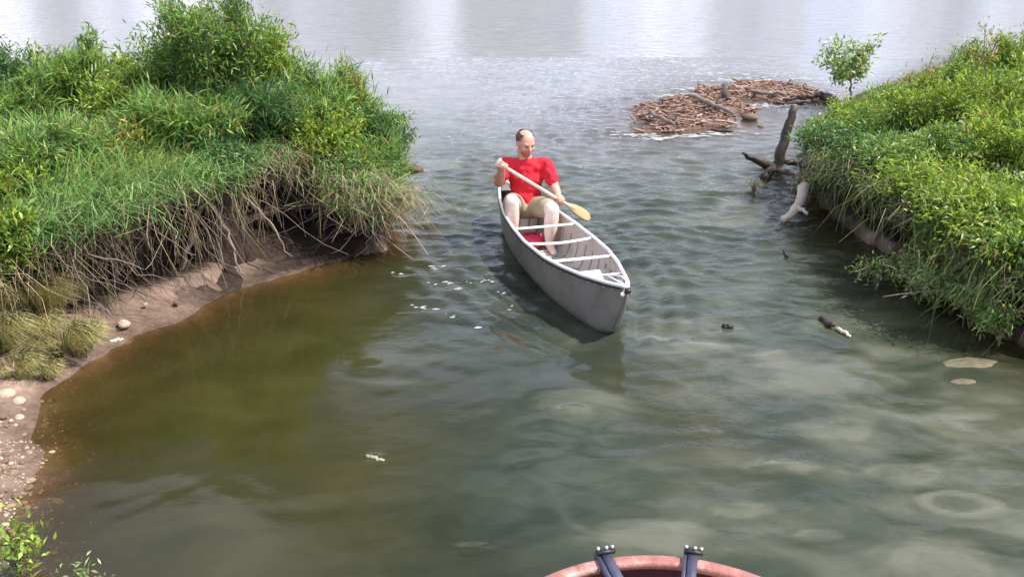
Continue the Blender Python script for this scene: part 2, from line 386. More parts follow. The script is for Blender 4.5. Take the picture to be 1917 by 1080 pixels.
# ground: one sheet, bed and banks and on to the horizon
xs = np.concatenate([-np.geomspace(2500, 14, 24), axis([(-13, -5, .18), (-5, 4.6, .06), (4.6, 9, .12), (9, 14, .4)]), np.geomspace(14.5, 2500, 24)])
ys = np.concatenate([-np.geomspace(2500, 2, 16), axis([(-1.5, 2.2, .3), (2.2, 11.5, .06), (11.5, 20, .14), (20, 30, .6)]), np.geomspace(31, 2500, 22)])
X, Y, q = grid(xs, ys)
Z = land(X, Y)
far = np.hypot(X, Y - 8)
Z = np.where(far > 140, np.minimum(Z, -0.9), Z)
Z = np.maximum(Z, np.where(Y > 260, 1.2 * sstep(260, 300, Y), -9))     # low far shore
soil_shade = np.clip(.95 * sstep(-2.5, -1.9, X) * sstep(.6, .9, -X) * sstep(6.5, 6.9, Y) * sstep(-.1, .05, sdist(X, Y, left_water)) + .9 * sstep(-.5, .1, sdist(X, Y, right_water)) * sstep(13, 11, Y) + sstep(-0.10, .25, np.maximum(sdist(X, Y, left_poly), sdist(X, Y, right_poly))), 0, 1)  # hollow shade painted as dark earth; plain dark soil on the tops
ground = link('ground', mesh_np('ground', np.stack([X, Y, Z], -1), q, [M_earth], True, attrs={'soil_shade': soil_shade.ravel()}))
tag(ground, 'brown muddy river bed and low banks', None, kind='structure')

# undercut bank faces, swept along each shore
def resample(A, k):
    n = len(A); t = np.linspace(0, n - 1, (n - 1) * k + 1); i = np.minimum(t.astype(int), n - 2); f = (t - i)[:, None]
    return A[i] * (1 - f) + A[i + 1] * f
def bank_sweep(name, W, B, Lp, inner, k=10, seed=0):
    W, B, Lp = resample(W, k), resample(B, k), resample(Lp, k)
    tan = np.gradient(Lp[:, :2], axis=0); tan /= np.linalg.norm(tan, axis=1)[:, None] + 1e-9
    nrm = np.stack([-tan[:, 1], tan[:, 0]], 1) * inner
    ker = np.ones(13) / 13; nrm = np.stack([np.convolve(np.pad(nrm[:, j], 6, 'edge'), ker, 'valid') for j in range(2)], 1)
    nrm /= np.linalg.norm(nrm, axis=1)[:, None]; N = np.concatenate([nrm, np.zeros((len(nrm), 1))], 1)
    zl = Lp[:, 2:3]; up = np.array([0, 0, 1.0])
    s = np.arange(len(W))
    def zof(A, z): A = A.copy(); A[:, 2:3] = z; return A
    rows = [zof(W - N * 0.02, -0.12 + 0 * zl), zof(W, W[:, 2:3]), (W + B) / 2 + up * .01, B,
            zof(B + N * .18, B[:, 2:3] + .03), zof(B + N * .50, 0.30 * zl), zof(Lp + N * .62, .50 * zl), zof(Lp + N * .42, .76 * zl), zof(Lp + N * .10, .80 * zl),
            zof(Lp - N * .01, .88 * zl), zof(Lp + N * .01, zl), zof(Lp + N * .25, zl + .05), zof(Lp + N * .8, zl + .04), zof(Lp + N * 1.3, zl - .15)]
    V = np.stack(rows, 0); m = len(rows); ch = .88 if inner < 0 else .0  # foot of the right bank darkened: hollow shade painted in
    rough = np.array([0, .01, .03, .04, .05, .07, .07, .06, .06, .05, .05, .04, .03, .0])[:, None]
    r = np.arange(m)[:, None] * 1.0
    for j in range(3):
        V[..., j] += rough * fbm(s[None] * .21 + 7 * j, r * .9 + 3 * j, 4, seed + j * 31) * 1.3
    n = V.shape[1]
    i = (np.arange(m - 1)[:, None] * n + np.arange(n - 1)[None]).ravel()
    soil_shade = np.tile(np.array([ch, ch, ch, max(.15, ch), .7, 1, 1, 1, 1, .9, .7, .6, .6, .6])[:, None], (1, n)).ravel()  # recess rows darkest: undercut shade painted into the earth colour
    if inner > 0: soil_shade = soil_shade.reshape(m, n); soil_shade[1:5] = np.maximum(soil_shade[1:5], .95 * sstep(4.6 * k, 6.2 * k, s)[None]); soil_shade = soil_shade.ravel()  # shade of the left hollow painted onto the shelf
    return link(name, mesh_np(name, V.reshape(-1, 3), np.stack([i, i + 1, i + n + 1, i + n], 1), [M_earth], True, attrs={'soil_shade': soil_shade}))
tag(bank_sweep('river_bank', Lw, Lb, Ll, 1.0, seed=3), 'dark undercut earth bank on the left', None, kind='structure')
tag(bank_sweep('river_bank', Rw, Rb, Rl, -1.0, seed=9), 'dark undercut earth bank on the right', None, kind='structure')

# ------------------------------------------------------------------ canoe frame (needed by the water too)
BOW = np.array([0.77, 5.66]); CA = R(16.0)
c_back = np.array([-math.sin(CA), math.cos(CA)]); c_right = np.array([math.cos(CA), math.sin(CA)])
CL = 3.2
hb_s = np.array([0, .06, .15, .30, .45, .70, 1.0, 1.4, 1.8, 2.2, 2.6, 2.9, 3.1, 3.2]); hb_v = np.array([.0, .035, .07, .115, .158, .222, .272, .292, .28, .245, .175, .10, .04, .0])
sh_s = np.array([0, .2, .45, .9, 1.5, 2.3, 2.8, 3.2]); sh_v = np.array([.435, .405, .375, .345, .33, .34, .36, .40])
def halfbeam(s): return np.interp(s, hb_s, hb_v)
def sheer(s): return np.interp(s, sh_s, sh_v)
def cw(s, r, z): p = BOW + c_back * s + c_right * r; return np.array([p[0], p[1], z])

# ------------------------------------------------------------------ water
xs = np.concatenate([-np.geomspace(900, 15, 22), axis([(-14, -5, .25), (-5, 5, .03), (5, 9, .1), (9, 15, .3)]), np.geomspace(15.5, 900, 22)])
ys = np.concatenate([-np.geomspace(200, 2, 10), axis([(-1.5, 2.2, .25), (2.2, 12, .03), (12, 22, .07), (22, 60, .3)]), np.geomspace(61, 900, 22)])
X, Y, q = grid(xs, ys)
depth = -land(X, Y)
# choppiness: calm pool at left front, lively around the canoe and beyond, boils at the right
def blob(px, py, rx, ry, z=0):
    c = P(px, py); e = P(px + rx, py); f = P(px, py - ry); g = P(px, py + ry)
    sy = abs(f[1] - g[1]) / 2; sx = abs(e[0] - c[0]); return np.exp(-(((X - c[0]) / sx) ** 2 + ((Y - c[1]) / sy) ** 2))
lively = sstep(-1.25, -0.5, X + 0.25 * fbm(X * .8, Y * .8, 3, 44)) * sstep(5.0, 7.4, Y) * (1 - sstep(14, 30, Y) * .6)
lively = np.maximum(lively, 0.7 * blob(850, 530, 110, 70)); lively = np.maximum(lively, .35 * sstep(0.2, 1.2, X) * sstep(3, 4.5, Y))
lively = np.maximum(lively, 0.30 * sstep(9, 13, Y)); lively = lively * (1 - .75 * blob(1640, 560, 170, 130)) * (1 - .7 * blob(1400, 240, 200, 50))
lively = np.clip(lively + 0.06, 0, 1)
w = np.zeros_like(X)
rng = np.random.default_rng(4)
wx_ = X + .10 * noise2(X * 1.7, Y * 1.7, 301); wy_ = Y + .10 * noise2(X * 1.7, Y * 1.7, 302)
for k in range(34):      # short wind and wake waves
    lam = rng.uniform(0.09, 0.42) ; th = rng.normal(R(96), R(30)); ph = rng.uniform(0, 6.28)
    gate = np.clip(noise2(X * 1.1 + 3 * k, Y * .9, 90 + k) * 1.6 + .1, 0, 1)
    w += 0.0030 * (lam / .3) ** 1.1 * np.sin((wx_ * math.cos(th) + wy_ * math.sin(th)) * 2 * np.pi / lam + ph) * gate
w += .0032 * fbm(X * 2.6, Y * 5.0, 3, 311, .55)
fade = sstep(26, 14, Y) * sstep(-7, -4.5, X) * sstep(7, 4.5, X)
w = w * lively * 1.5 * fade
# bow wave trains
bx = (X - BOW[0]) * c_back[0] + (Y - BOW[1]) * c_back[1]; br = (X - BOW[0]) * c_right[0] + (Y - BOW[1]) * c_right[1]
off = np.abs(br) - (halfbeam(np.clip(bx, 0, CL)) + .12 + .16 * np.clip(bx, 0, 9))
w += .010 * np.sin(off * 2 * np.pi / .20) * np.exp(-(off / .42) ** 2) * sstep(-.25, .25, bx) * np.exp(-np.clip(bx - 1.2, 0, 9) / 2.0)
# slow swell / boils
w += .0045 * fbm(X * .55 + 3, Y * .8, 2, 12) * sstep(2, 4, Y) * fade + .022 * np.abs(fbm(X * 1.1 + .5 * noise2(X, Y, 5), Y * 1.9 + .5 * noise2(X, Y, 6), 2, 33, .4)) ** 1.2 * .8 * sstep(-.6, 1.0, X) * sstep(7.5, 5.5, Y) * fade
lens = np.zeros_like(X)  # pale ovals and ring: sky reflections painted into the water colour
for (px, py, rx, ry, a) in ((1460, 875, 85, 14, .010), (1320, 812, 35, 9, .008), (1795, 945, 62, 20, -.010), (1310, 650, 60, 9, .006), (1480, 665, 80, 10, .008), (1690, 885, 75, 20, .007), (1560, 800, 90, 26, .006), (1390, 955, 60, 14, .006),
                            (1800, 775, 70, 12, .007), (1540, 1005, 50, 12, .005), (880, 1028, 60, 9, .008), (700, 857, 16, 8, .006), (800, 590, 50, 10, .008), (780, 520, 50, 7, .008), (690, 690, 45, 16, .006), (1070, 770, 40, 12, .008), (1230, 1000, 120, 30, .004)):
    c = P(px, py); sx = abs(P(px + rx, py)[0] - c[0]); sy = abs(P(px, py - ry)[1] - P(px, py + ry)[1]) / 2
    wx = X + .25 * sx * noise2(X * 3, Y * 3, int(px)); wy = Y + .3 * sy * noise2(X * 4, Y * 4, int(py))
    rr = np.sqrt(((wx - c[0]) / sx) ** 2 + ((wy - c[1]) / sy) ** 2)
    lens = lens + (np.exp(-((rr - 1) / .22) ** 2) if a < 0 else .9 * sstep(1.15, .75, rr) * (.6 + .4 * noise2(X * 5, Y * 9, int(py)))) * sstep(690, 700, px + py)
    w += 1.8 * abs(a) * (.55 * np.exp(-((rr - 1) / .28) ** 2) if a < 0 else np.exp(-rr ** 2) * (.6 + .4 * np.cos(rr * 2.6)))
canoe_mask = (np.abs(br) < halfbeam(np.clip(bx, 0, CL)) * .55) & (bx > .32) & (bx < CL - .32)
w = np.where(canoe_mask, 0, w)
murk = 1 - np.exp(-np.clip(depth + .004, 0, 3) / .13)
murk = np.clip(murk, 0, 1)
silt_sky = sstep(-1.5, .1, X + .35 * (Y - 6) * .3 + .5 * fbm(X * .7, Y * .7, 4, 8)) * sstep(9.8, 3.0, Y * 0 + 3)  # greyer to the right: blue sky reflection painted in with the silt
silt_sky = np.clip(silt_sky + .55 * sstep(9, 13, Y), 0, 1) * (1 - .85 * sstep(.0, 1.3, sdist(X, Y, right_water) + 1.25) * sstep(4.6, 5.8, Y) * sstep(11.5, 9.5, Y))
silt_sky = silt_sky * (1 - .6 * (np.exp(-((br + .05) / .30) ** 2) * sstep(-.1, -.4, bx) * sstep(-2.2, -1.0, bx)))  # olive reflection streak ahead of the bow, painted into the body colour
Wz = w
far = sstep(9, 26, Y)
chop = (.015 + .60 * lively ** 1.3 + .35 * far)
keep = ~(canoe_mask.ravel()[q].all(1) & (np.abs(br).ravel()[q].max(1) < .9 * .29))
water = link('river', mesh_np('river', np.stack([X, Y, Wz], -1), q[keep], [M_water], True, attrs={'murk': murk.ravel(), 'silt_glint': (0.8 * lens + sstep(-.4, 1.3, X + .4 * fbm(X * .6, Y * .6, 2, 15)) * sstep(8, 6, Y) + .7 * sstep(6.5, 9, Y)).ravel(), 'farwave': (sstep(15, 27, Y)).ravel(), 'far_silt_sky': (sstep(8.8, 17, Y + .8 * fbm(X * .4, Y * .4, 3, 61)) * .9).ravel(), 'silt_sky': silt_sky.ravel(), 'chop': chop.ravel()}))
tag(water, 'murky green brown river with pale cloud reflections', None, kind='structure')

# ------------------------------------------------------------------ foliage builders
GREENS = {
    'willow': [(0.177, 0.298, 0.070), (0.114, 0.228, 0.070), (0.292, 0.377, 0.094), (0.073, 0.158, 0.051)],
    'lime': [(0.248, 0.343, 0.050), (0.170, 0.275, 0.043), (0.339, 0.412, 0.086), (0.104, 0.194, 0.036)],
    'deep': [(0.063, 0.150, 0.053), (0.092, 0.195, 0.076), (0.163, 0.260, 0.101), (0.046, 0.098, 0.034)],
    'pale': [(0.297, 0.403, 0.156), (0.216, 0.325, 0.108), (0.378, 0.468, 0.216), (0.162, 0.260, 0.084)],
    'weed': [(0.230, 0.273, 0.042), (0.324, 0.351, 0.072), (0.149, 0.195, 0.036), (0.405, 0.351, 0.108)],
    'grey': [(0.270, 0.273, 0.156), (0.176, 0.195, 0.096), (0.365, 0.338, 0.216), (0.121, 0.143, 0.060)],
}
def leaves(cent, ax, length, width, cols, rng):
    """one folded leaf per row; returns verts, quads, colours"""
    n = len(cent); ax = ax / (np.linalg.norm(ax, axis=1)[:, None] + 1e-9)
    rnd = rng.normal(size=(n, 3)); rnd[:, 2] *= .35
    side = np.cross(ax, np.array([0, 0, 1.0]) + rnd * .55); side /= np.linalg.norm(side, axis=1)[:, None] + 1e-9
    nor = np.cross(side, ax)
    L = (length * rng.uniform(.6, 1.35, n))[:, None]; Wd = (width * rng.uniform(.7, 1.3, n))[:, None]
    v = np.stack([cent, cent + ax * L * .45 + side * Wd * .5 + nor * Wd * .18, cent + ax * L - nor * L * .12, cent + ax * L * .45 - side * Wd * .5 + nor * Wd * .18], 1)
    cols = np.asarray(cols); ci = rng.integers(0, len(cols), n)
    c = cols[ci] * rng.uniform(.6, 1.4, n)[:, None]; old = rng.uniform(size=n) < .035; c[old] = [.34, .27, .10]
    return v.reshape(-1, 3), np.arange(n * 4).reshape(-1, 4), np.repeat(c, 4, 0)
def shrub(name, label, cat, base, h, rad, nleaf=3000, ll=.075, lw=.022, pal='willow', seed=0, nst=14, lean=(0, 0), droop=.25, bare=.25, up=.6, group=None):
    rng = np.random.default_rng(seed + 1000); root = empty(name, tuple(base)); tag(root, label, cat, group)
    sm = MB(); C = []; A = []
    nleaf = int(nleaf * 1.9); ll *= .80; lw *= .66; per = nleaf // nst
    for k in range(nst):
        az = 2 * np.pi * (k + rng.uniform(-.4, .4)) / nst; rr = rad * rng.uniform(.25, 1.0) ** .7; hh = h * rng.uniform(.72, 1.05) * (1 - .28 * (rr / rad) ** 2)
        t = np.linspace(0, 1, 7)[:, None]
        end = np.array([math.cos(az) * rr + lean[0], math.sin(az) * rr + lean[1], 0])
        mid = np.array([math.cos(az), math.sin(az), 0]) * rad * .1
        pts = mid * t + end * t ** 1.5 + np.array([0, 0, 1.0]) * (hh * (t * (1 + droop) - droop * t ** 3)) + np.cumsum(rng.normal(0, .012, (7, 3)), 0) * h
        sm.tube(pts, np.linspace(.011, .003, 7) * (.6 + h * .4), 4, c=(rng.uniform(.7, 1.3),) * 3, cap=False)
        # side twigs
        tl = []
        for j in range(5):
            u = rng.uniform(bare + .05, .95); i = int(u * 6); f = u * 6 - i; p0 = pts[i] * (1 - f) + pts[min(6, i + 1)] * f
            d = rng.normal(size=3); d[2] = abs(d[2]) * .5 + up * .5; d /= np.linalg.norm(d)
            p1 = p0 + d * rad * rng.uniform(.25, .5); tl.append((p0, p1)); sm.tube([p0, (p0 + p1) / 2 + [0, 0, .02], p1], [.004, .003, .0015], 3, c=(1, 1, 1), cap=False)
        n1 = per // 2
        u = rng.beta(1.6, .9, n1) * (1 - bare) + bare; i = np.minimum((u * 6).astype(int), 5); f = (u * 6 - i)[:, None]
        p = pts[i] * (1 - f) + pts[i + 1] * f; tanv = pts[i + 1] - pts[i]; tanv /= np.linalg.norm(tanv, axis=1)[:, None]
        C.append(p + rng.normal(0, .07 * (.5 + rad), (n1, 3))); A.append(tanv * .5 + rng.normal(0, .55, (n1, 3)) + [0, 0, up * .4])
        for (p0, p1) in tl:
            n2 = (per - n1) // 5; f = rng.uniform(0.1, 1.15, n2)[:, None]
            C.append(p0 + (p1 - p0) * f + rng.normal(0, .038, (n2, 3))); dd = (p1 - p0) / np.linalg.norm(p1 - p0)
            A.append(dd * .7 + rng.normal(0, .55, (n2, 3)))
    sm.build('stem', M_stem, root)
    v, qd, c = leaves(np.vstack(C), np.vstack(A), ll, lw, GREENS[pal], rng)
    zf = c * 1.0
    link('foliage', mesh_np('foliage', v, qd, [M_leaf], False, zf), root)
    return root
def shrub_px(px, ptop, Y, hw, zb, label, name='leafy_shrub', cat='shrub', **kw):
    top = pt(px, ptop, Y); rad = hw * Y / FPX
    return shrub(name, label, cat, (top[0], Y, zb), max(.15, top[2] - zb), rad, **kw)

def blades(name, base, hgt, lean, width, cols, seed, material, kindlabel, cat, segs=3, curl=.6, parent=None):
    """bent tapering blades; base (n,3), hgt (n,), lean (n,3) horizontal reach"""
    rng = np.random.default_rng(seed); n = len(base)
    az = rng.uniform(0, 2 * np.pi, n); side = np.stack([np.cos(az), np.sin(az), 0 * az], 1)
    rows = []
    for s in range(segs + 1):
        t = s / segs; p = base + np.array([0, 0, 1.0]) * (hgt * (t - curl * t ** 3 * .6))[:, None] + lean * (t ** 1.7)
        wdt = (width * (1 - t ** 1.5 * .95))[:, None]
        if s < segs: rows += [p - side * wdt * .5, p + side * wdt * .5]
        else: rows.append(p)
    V = np.stack(rows, 1); m = V.shape[1]; b = np.arange(n)[:, None] * m
    Q = np.concatenate([b + np.array([2 * s, 2 * s + 1, 2 * s + 3, 2 * s + 2]) for s in range(segs - 1)], 0)
    T = b + np.array([2 * segs - 2, 2 * segs - 1, 2 * segs])
    cols = np.asarray(cols); c = cols[rng.integers(0, len(cols), n)] * rng.uniform(.7, 1.3, n)[:, None]
    o = link(name, mesh_np(name, V.reshape(-1, 3), [Q, T], [material], False, np.repeat(c, m, 0)), parent)
    if parent is None: tag(o, kindlabel, cat, kind='stuff')
    return o

# ------------------------------------------------------------------ grass on the banks
def scatter(poly, n, seed, lo=-.2, hi=9, box=None):
    rng = np.random.default_rng(seed); x0, y0 = poly.min(0); x1, y1 = poly.max(0)
    if box: x0, y0, x1, y1 = max(x0, box[0]), max(y0, box[1]), min(x1, box[2]), min(y1, box[3])
    x = rng.uniform(x0, x1, n * 4); y = rng.uniform(y0, y1, n * 4); d = sdist(x, y, poly); k = (d > lo) & (d < hi)
    return x[k][:n], y[k][:n], d[k][:n]
G1 = [(.14, .29, .075), (.20, .38, .10), (.09, .21, .055), (.26, .41, .14), (.31, .40, .16)]
rng = np.random.default_rng(21)
lip_left = resample(Ll, 12)
def lip_height(x, y, lip):
    d = np.hypot(x[:, None] - lip[None, :, 0], y[:, None] - lip[None, :, 1]); i = d.argmin(1); return lip[i, 2], d.min(1), lip[i]
x, y, d = scatter(left_poly, 42000, 22, 0.0, 9, (-7.5, 3.5, 0, 11))
zl, dd, _ = lip_height(x, y, lip_left)
zg = np.maximum(land(x, y), zl + .02 - sstep(.6, 1.3, d) * .1)
front = sstep(.5, .0, d)
n = len(x)
ln = rng.normal(0, .13, (n, 3)); ln[:, 2] = 0
ln += np.array([.08, -.12, 0]) * (front * rng.uniform(.2, 1.2, n))[:, None] + np.array([.10, -.02, 0])
hg = rng.uniform(.22, .62, n) * (1 - .35 * front) * (.75 + .35 * fbm(x * 1.5, y * 1.5, 2, 3))
hg = np.where((x > -1.9), hg * .7, hg)
blades('grass', np.stack([x, y, zg - .02], 1), hg, ln, rng.uniform(.008, .016, n), G1, 5, M_grass,
       'long green reed grass covering the top of the left bank', 'grass', curl=.9)
x, y, d = scatter(left_poly, 30000, 24, 0.05, 2.2, (-7.0, 3.5, 0, 10)); zl, dd, _ = lip_height(x, y, lip_left); n = len(x); rng = np.random.default_rng(25)
ln = rng.normal(0, .20, (n, 3)); ln[:, 2] = 0; ln += np.array([.12, -.10, 0]) * (sstep(.9, .1, d) * rng.uniform(.3, 1.6, n))[:, None]
blades('tall_grass', np.stack([x, y, np.maximum(land(x, y), zl) - .02], 1), rng.uniform(.45, .95, n) * (.55 + .45 * sstep(.0, .8, d)) * np.where(x > -1.9, .6, 1) * np.clip(.85 + .5 * fbm(x * 1.2, y * 1.2, 2, 9), .4, 1.2), ln, rng.uniform(.007, .014, n), G1 + [(.30, .40, .13), (.34, .33, .16)], 15, M_grass,
       'tall arching bright green grass standing among the left bank bushes', 'grass', segs=4, curl=.7)
# dry thatch pouring over the lip of the left bank
TAN = [(.34, .25, .16), (.42, .32, .21), (.25, .175, .11), (.50, .41, .28), (.18, .12, .08)]
def over_lip(lip, idx, n, seed, out=(.22, -.30), drop=(.2, .75), inset=.12, cols=TAN, name='dry_grass', label='', w=(.005, .012)):
    rng = np.random.default_rng(seed); i = rng.uniform(idx[0], idx[1], n); a = np.floor(i).astype(int); f = (i - a)[:, None]
    a = np.clip(a, 0, len(lip) - 2); p = lip[a] * (1 - f) + lip[a + 1] * f
    p = p + rng.normal(0, inset, (n, 3)) * [1, 1, .25] + [-.05, .06, .03]
    lean = np.stack([rng.normal(out[0], .22, n), rng.normal(out[1], .16, n), np.zeros(n)], 1); kink = rng.normal(0, .05, (5, n, 3))
    dr = rng.uniform(*drop, n)
    rows = []; segs = 4; az = rng.uniform(0, 6.28, n); side = np.stack([np.cos(az), np.sin(az), 0 * az], 1); wd = rng.uniform(*w, n)
    for s in range(segs + 1):
        t = s / segs; q_ = p + lean * t ** .8 + np.array([0, 0, 1.0]) * (.10 * math.sin(t * 2.2) - dr * t ** 2)[:, None]
        q_ = q_ + kink[s] * (t > 0); q_[:, 2] = np.maximum(q_[:, 2], .0)
        wv = (wd * (1 - .8 * t))[:, None]; rows += [q_ - side * wv * .5, q_ + side * wv * .5]
    V = np.stack(rows, 1); m = V.shape[1]; b = np.arange(n)[:, None] * m
    Q = np.concatenate([b + np.array([2 * s, 2 * s + 1, 2 * s + 3, 2 * s + 2]) for s in range(segs)], 0)
    cols = np.asarray(cols); c = cols[rng.integers(0, len(cols), n)] * rng.uniform(.6, 1.25, n)[:, None]
    o = link(name, mesh_np(name, V.reshape(-1, 3), Q, [M_dry if cols is not G1 else M_grass], False, np.repeat(c, m, 0)))
    tag(o, label, 'grass', kind='stuff'); return o
k = 12
over_lip(lip_left, (7.0 * k, 9.6 * k), 2300, 31, (.26, -.12), (.05, .32), .09, name='dry_grass', label='sheet of dry tan grass slumping over the lip near the tip of the left bank')
over_lip(lip_left, (1.0 * k, 7.0 * k), 700, 32, (.10, -.12), (.15, .75), .10, cols=[(.24, .18, .11), (.30, .24, .14), (.17, .12, .075), (.20, .21, .07)], name='dry_grass', label='brown dead stalks hanging down the dark left bank face')
over_lip(lip_left, (9.0 * k, 13.0 * k), 800, 33, (.04, -.06), (.05, .25), .10, cols=TAN + [(.22, .28, .09), (.15, .22, .06)], name='dry_grass', label='tan and green grass trailing into the water at the tip of the left bank')
over_lip(lip_left, (3.5 * k, 12.5 * k), 3600, 34, (.10, -.12), (-.15, .08), .14, cols=np.array(G1), name='trailing_grass', label='green grass flopping forward over the left bank lip')
# roots
mb = MB(); rng = np.random.default_rng(8)
for j in range(300):
    i = rng.uniform(1.2 * k, 10.6 * k); a = int(i); p = lip_left[a] * (1 - (i - a)) + lip_left[a + 1] * (i - a)
    p = p + [rng.normal(-.06, .10), rng.normal(.10, .10), -.05]; n = 7; L = rng.uniform(.35, 1.0) * p[2]
    t = np.linspace(0, 1, n)[:, None]; dr = np.array([rng.normal(.03, .30), rng.normal(-.06, .14), -L])
    pts = p + dr * t + np.cumsum(rng.normal(0, .028, (n, 3)), 0)
    pts[:, 2] = np.maximum(pts[:, 2], .01)
    r = rng.choice([.003, .004, .006, .010], p=[.55, .3, .12, .03]); mb.tube(pts, np.linspace(r, r * .4, n), 4, c=(rng.uniform(.45, 1.5),) * 3, cap=False)
tag(mb.build('hanging_roots', M_root), 'tangle of thin pale roots hanging in the dark undercut of the left bank', 'roots', kind='stuff')
# a few thick roots and dead stems that can be told apart
def curved(pxs, r0, r1, seed, n=14, jit=.012):
    rng = np.random.default_rng(seed); A = np.array([pt(a, b, Y_) for a, b, Y_ in pxs]); t = np.linspace(0, len(A) - 1, n); i = np.minimum(t.astype(int), len(A) - 2); f = (t - i)[:, None]
    p = A[i] * (1 - f) + A[i + 1] * f
    for _ in range(2): p[1:-1] = (p[:-2] + p[1:-1] * 2 + p[2:]) / 4
    return p + rng.normal(0, jit, p.shape), np.linspace(r0, r1, n)
def branch(name, label, cat, paths, material, group=None, k=7):
    base = np.array(pt(*paths[0][0][0])); root = MB()
    for j, (pxs, r0, r1) in enumerate(paths):
        p, r = curved(pxs, r0, r1, 7 * j + len(label)); root.tube(p - base, r, k)
    o = root.build(name, material); o.location = base; tag(o, label, cat, group); return o
branch('bare_root', 'pale bent root arching down across the dark hollow of the left bank', 'root', [([(428, 350, 7.4), (480, 385, 7.2), (515, 430, 7.1), (545, 478, 7.05)], .014, .005)], M_root)
branch('bare_root', 'grey forked root poking out low in the left bank face above the mud', 'root', [([(120, 400, 6.4), (150, 440, 6.3), (190, 480, 6.2)], .016, .008), ([(150, 440, 6.3), (110, 470, 6.25), (60, 540, 6.2)], .010, .005)], M_root)
branch('bare_root', 'long slanting dead stem in the shade left of the mud beach', 'root', [([(215, 390, 6.6), (150, 415, 6.4), (130, 440, 6.3), (60, 470, 6.0), (25, 545, 5.9)], .011, .006)], M_root)
branch('bare_root', 'thick brown root running down the bank above the mud beach', 'root', [([(380, 360, 7.1), (365, 420, 6.95), (350, 470, 6.9), (335, 520, 6.85)], .030, .012)], M_root)
branch('bare_root', 'crooked root beside the right edge of the mud beach', 'root', [([(395, 380, 7.0), (430, 440, 7.0), (440, 480, 6.95), (455, 518, 6.9)], .014, .008)], M_root)

# the earth buttress between the two hollows
mb = MB(); c0 = pt(390, 350, 7.25)
V = []; 
for i in range(9):
    t = i / 8; cx = pt(392 + 10 * t, 345 + 170 * t, 7.15)[0]; z = .80 * (1 - t) + .0; wd = .13 + .20 * t
    for j in range(10):
        a = R(180) + R(180) * j / 9; nn = .05 * float(noise2(i * .7, j * .8, 3))
        V.append([cx + math.cos(a) * (wd + nn), 7.35 + math.sin(a) * (.22 + .12 * t + nn), z])
Q = [(i * 10 + j, i * 10 + j + 1, (i + 1) * 10 + j + 1, (i + 1) * 10 + j) for i in range(8) for j in range(9)]
o = link('earth_buttress', mesh_np('earth_buttress', V, [np.array(Q)], [M_earth], True, attrs={'soil_shade': np.full(90, .95)})); tag(o, 'dark earth buttress in the left bank', None, kind='structure')

# ------------------------------------------------------------------ shrubs on the left bank
def lip_bush(px, py, z, h, rad, label, seed, pal='willow', n=2600, lean=(-.16, -.12)):
    p = at(px, py, z); shrub('overhanging_bush', label, 'bush', (p[0], p[1], z), h, rad, n, .07, .022, pal, seed, 14, lean, droop=.75, bare=.0, up=.25)
S = shrub_px
S(385, -45, 8.1, 105, .75, 'tallest willow bush on the left bank, its top cut by the frame edge', name='willow_bush', cat='bush', nleaf=9000, seed=1, nst=26, pal='willow', ll=.085, lw=.02)
S(470, 30, 8.5, 75, .75, 'yellow green willow bush right of the tallest bush', name='willow_bush', cat='bush', nleaf=4500, seed=2, nst=16, pal='lime', ll=.08)
S(517, 62, 8.7, 22, .7, 'single upright leafy stalk poking above the right shoulder of the tallest bush', name='tall_weed', cat='weed', nleaf=420, seed=3, nst=3, pal='lime', ll=.09, bare=.55)
S(300, 70, 8.5, 75, .75, 'leafy shrub leaning left of the tallest bush', nleaf=4000, seed=4, nst=16, pal='willow')
S(165, 40, 8.8, 28, .75, 'thin tall stalk with sparse dark leaves on the far left bank', name='tall_weed', cat='weed', nleaf=520, seed=5, nst=4, pal='willow', ll=.10, lw=.03, bare=.45)
S(238, 75, 8.8, 36, .75, 'pale leafed tall weed next to the sparse stalk at upper left', name='tall_weed', cat='weed', nleaf=900, seed=6, nst=6, pal='lime', ll=.10, lw=.03, bare=.3)
S(75, 85, 8.6, 50, .75, 'low green shrub at the upper left behind the reed grass', nleaf=2600, seed=7, nst=12, pal='willow')
S(0, 70, 8.2, 60, .75, 'dark green shrub cut by the left frame edge at the top', nleaf=4200, seed=8, nst=14, pal='deep')
S(335, 175, 7.55, 100, .75, 'rounded leafy bush in front of the tallest willow', nleaf=7500, seed=9, nst=20, pal='willow', ll=.17, lw=.018, bare=.03, lean=(.03, -.12))
S(455, 150, 8.0, 95, .72, 'dense green bush above the brown slumped thatch', nleaf=7500, seed=10, nst=20, pal='deep', ll=.17, lw=.018, bare=.05)
S(555, 135, 8.6, 90, .60, 'dense green bush between the slumped thatch and the river', nleaf=7000, seed=11, nst=18, pal='willow', ll=.17, lw=.018, bare=.05)
S(640, 140, 8.9, 62, .40, 'bush with upright reddish tips near the tip of the left bank', nleaf=5200, seed=12, nst=15, pal='willow', ll=.17, lw=.018, bare=.05)
S(688, 200, 8.7, 52, .18, 'rounded end bush overhanging the river at the left bank tip', nleaf=6000, seed=13, nst=16, pal='deep', lean=(.02, -.05), bare=.03)
S(668, 265, 8.25, 70, .12, 'low dark bush at the water under the left bank tip', nleaf=7000, seed=14, nst=18, pal='willow', ll=.17, lw=.018, lean=(.05, -.10), bare=.03)
S(600, 215, 8.1, 66, .55, 'small bush just right of the slumped thatch', nleaf=4200, seed=15, nst=14, pal='lime', bare=.05)
lip_bush(640, 345, .50, .34, .36, 'bush drooping over the right end of the left dark hollow', 91, 'willow', 3200, (.0, -.12))
lip_bush(695, 360, .34, .34, .36, 'bush leaning down to the water just behind the left bank tip', 92, 'deep', 3600, (.02, -.10))
lip_bush(712, 290, .34, .40, .34, 'bush leaning out over the river at the very end of the left bank', 93, 'willow', 3200, (-.02, -.04))
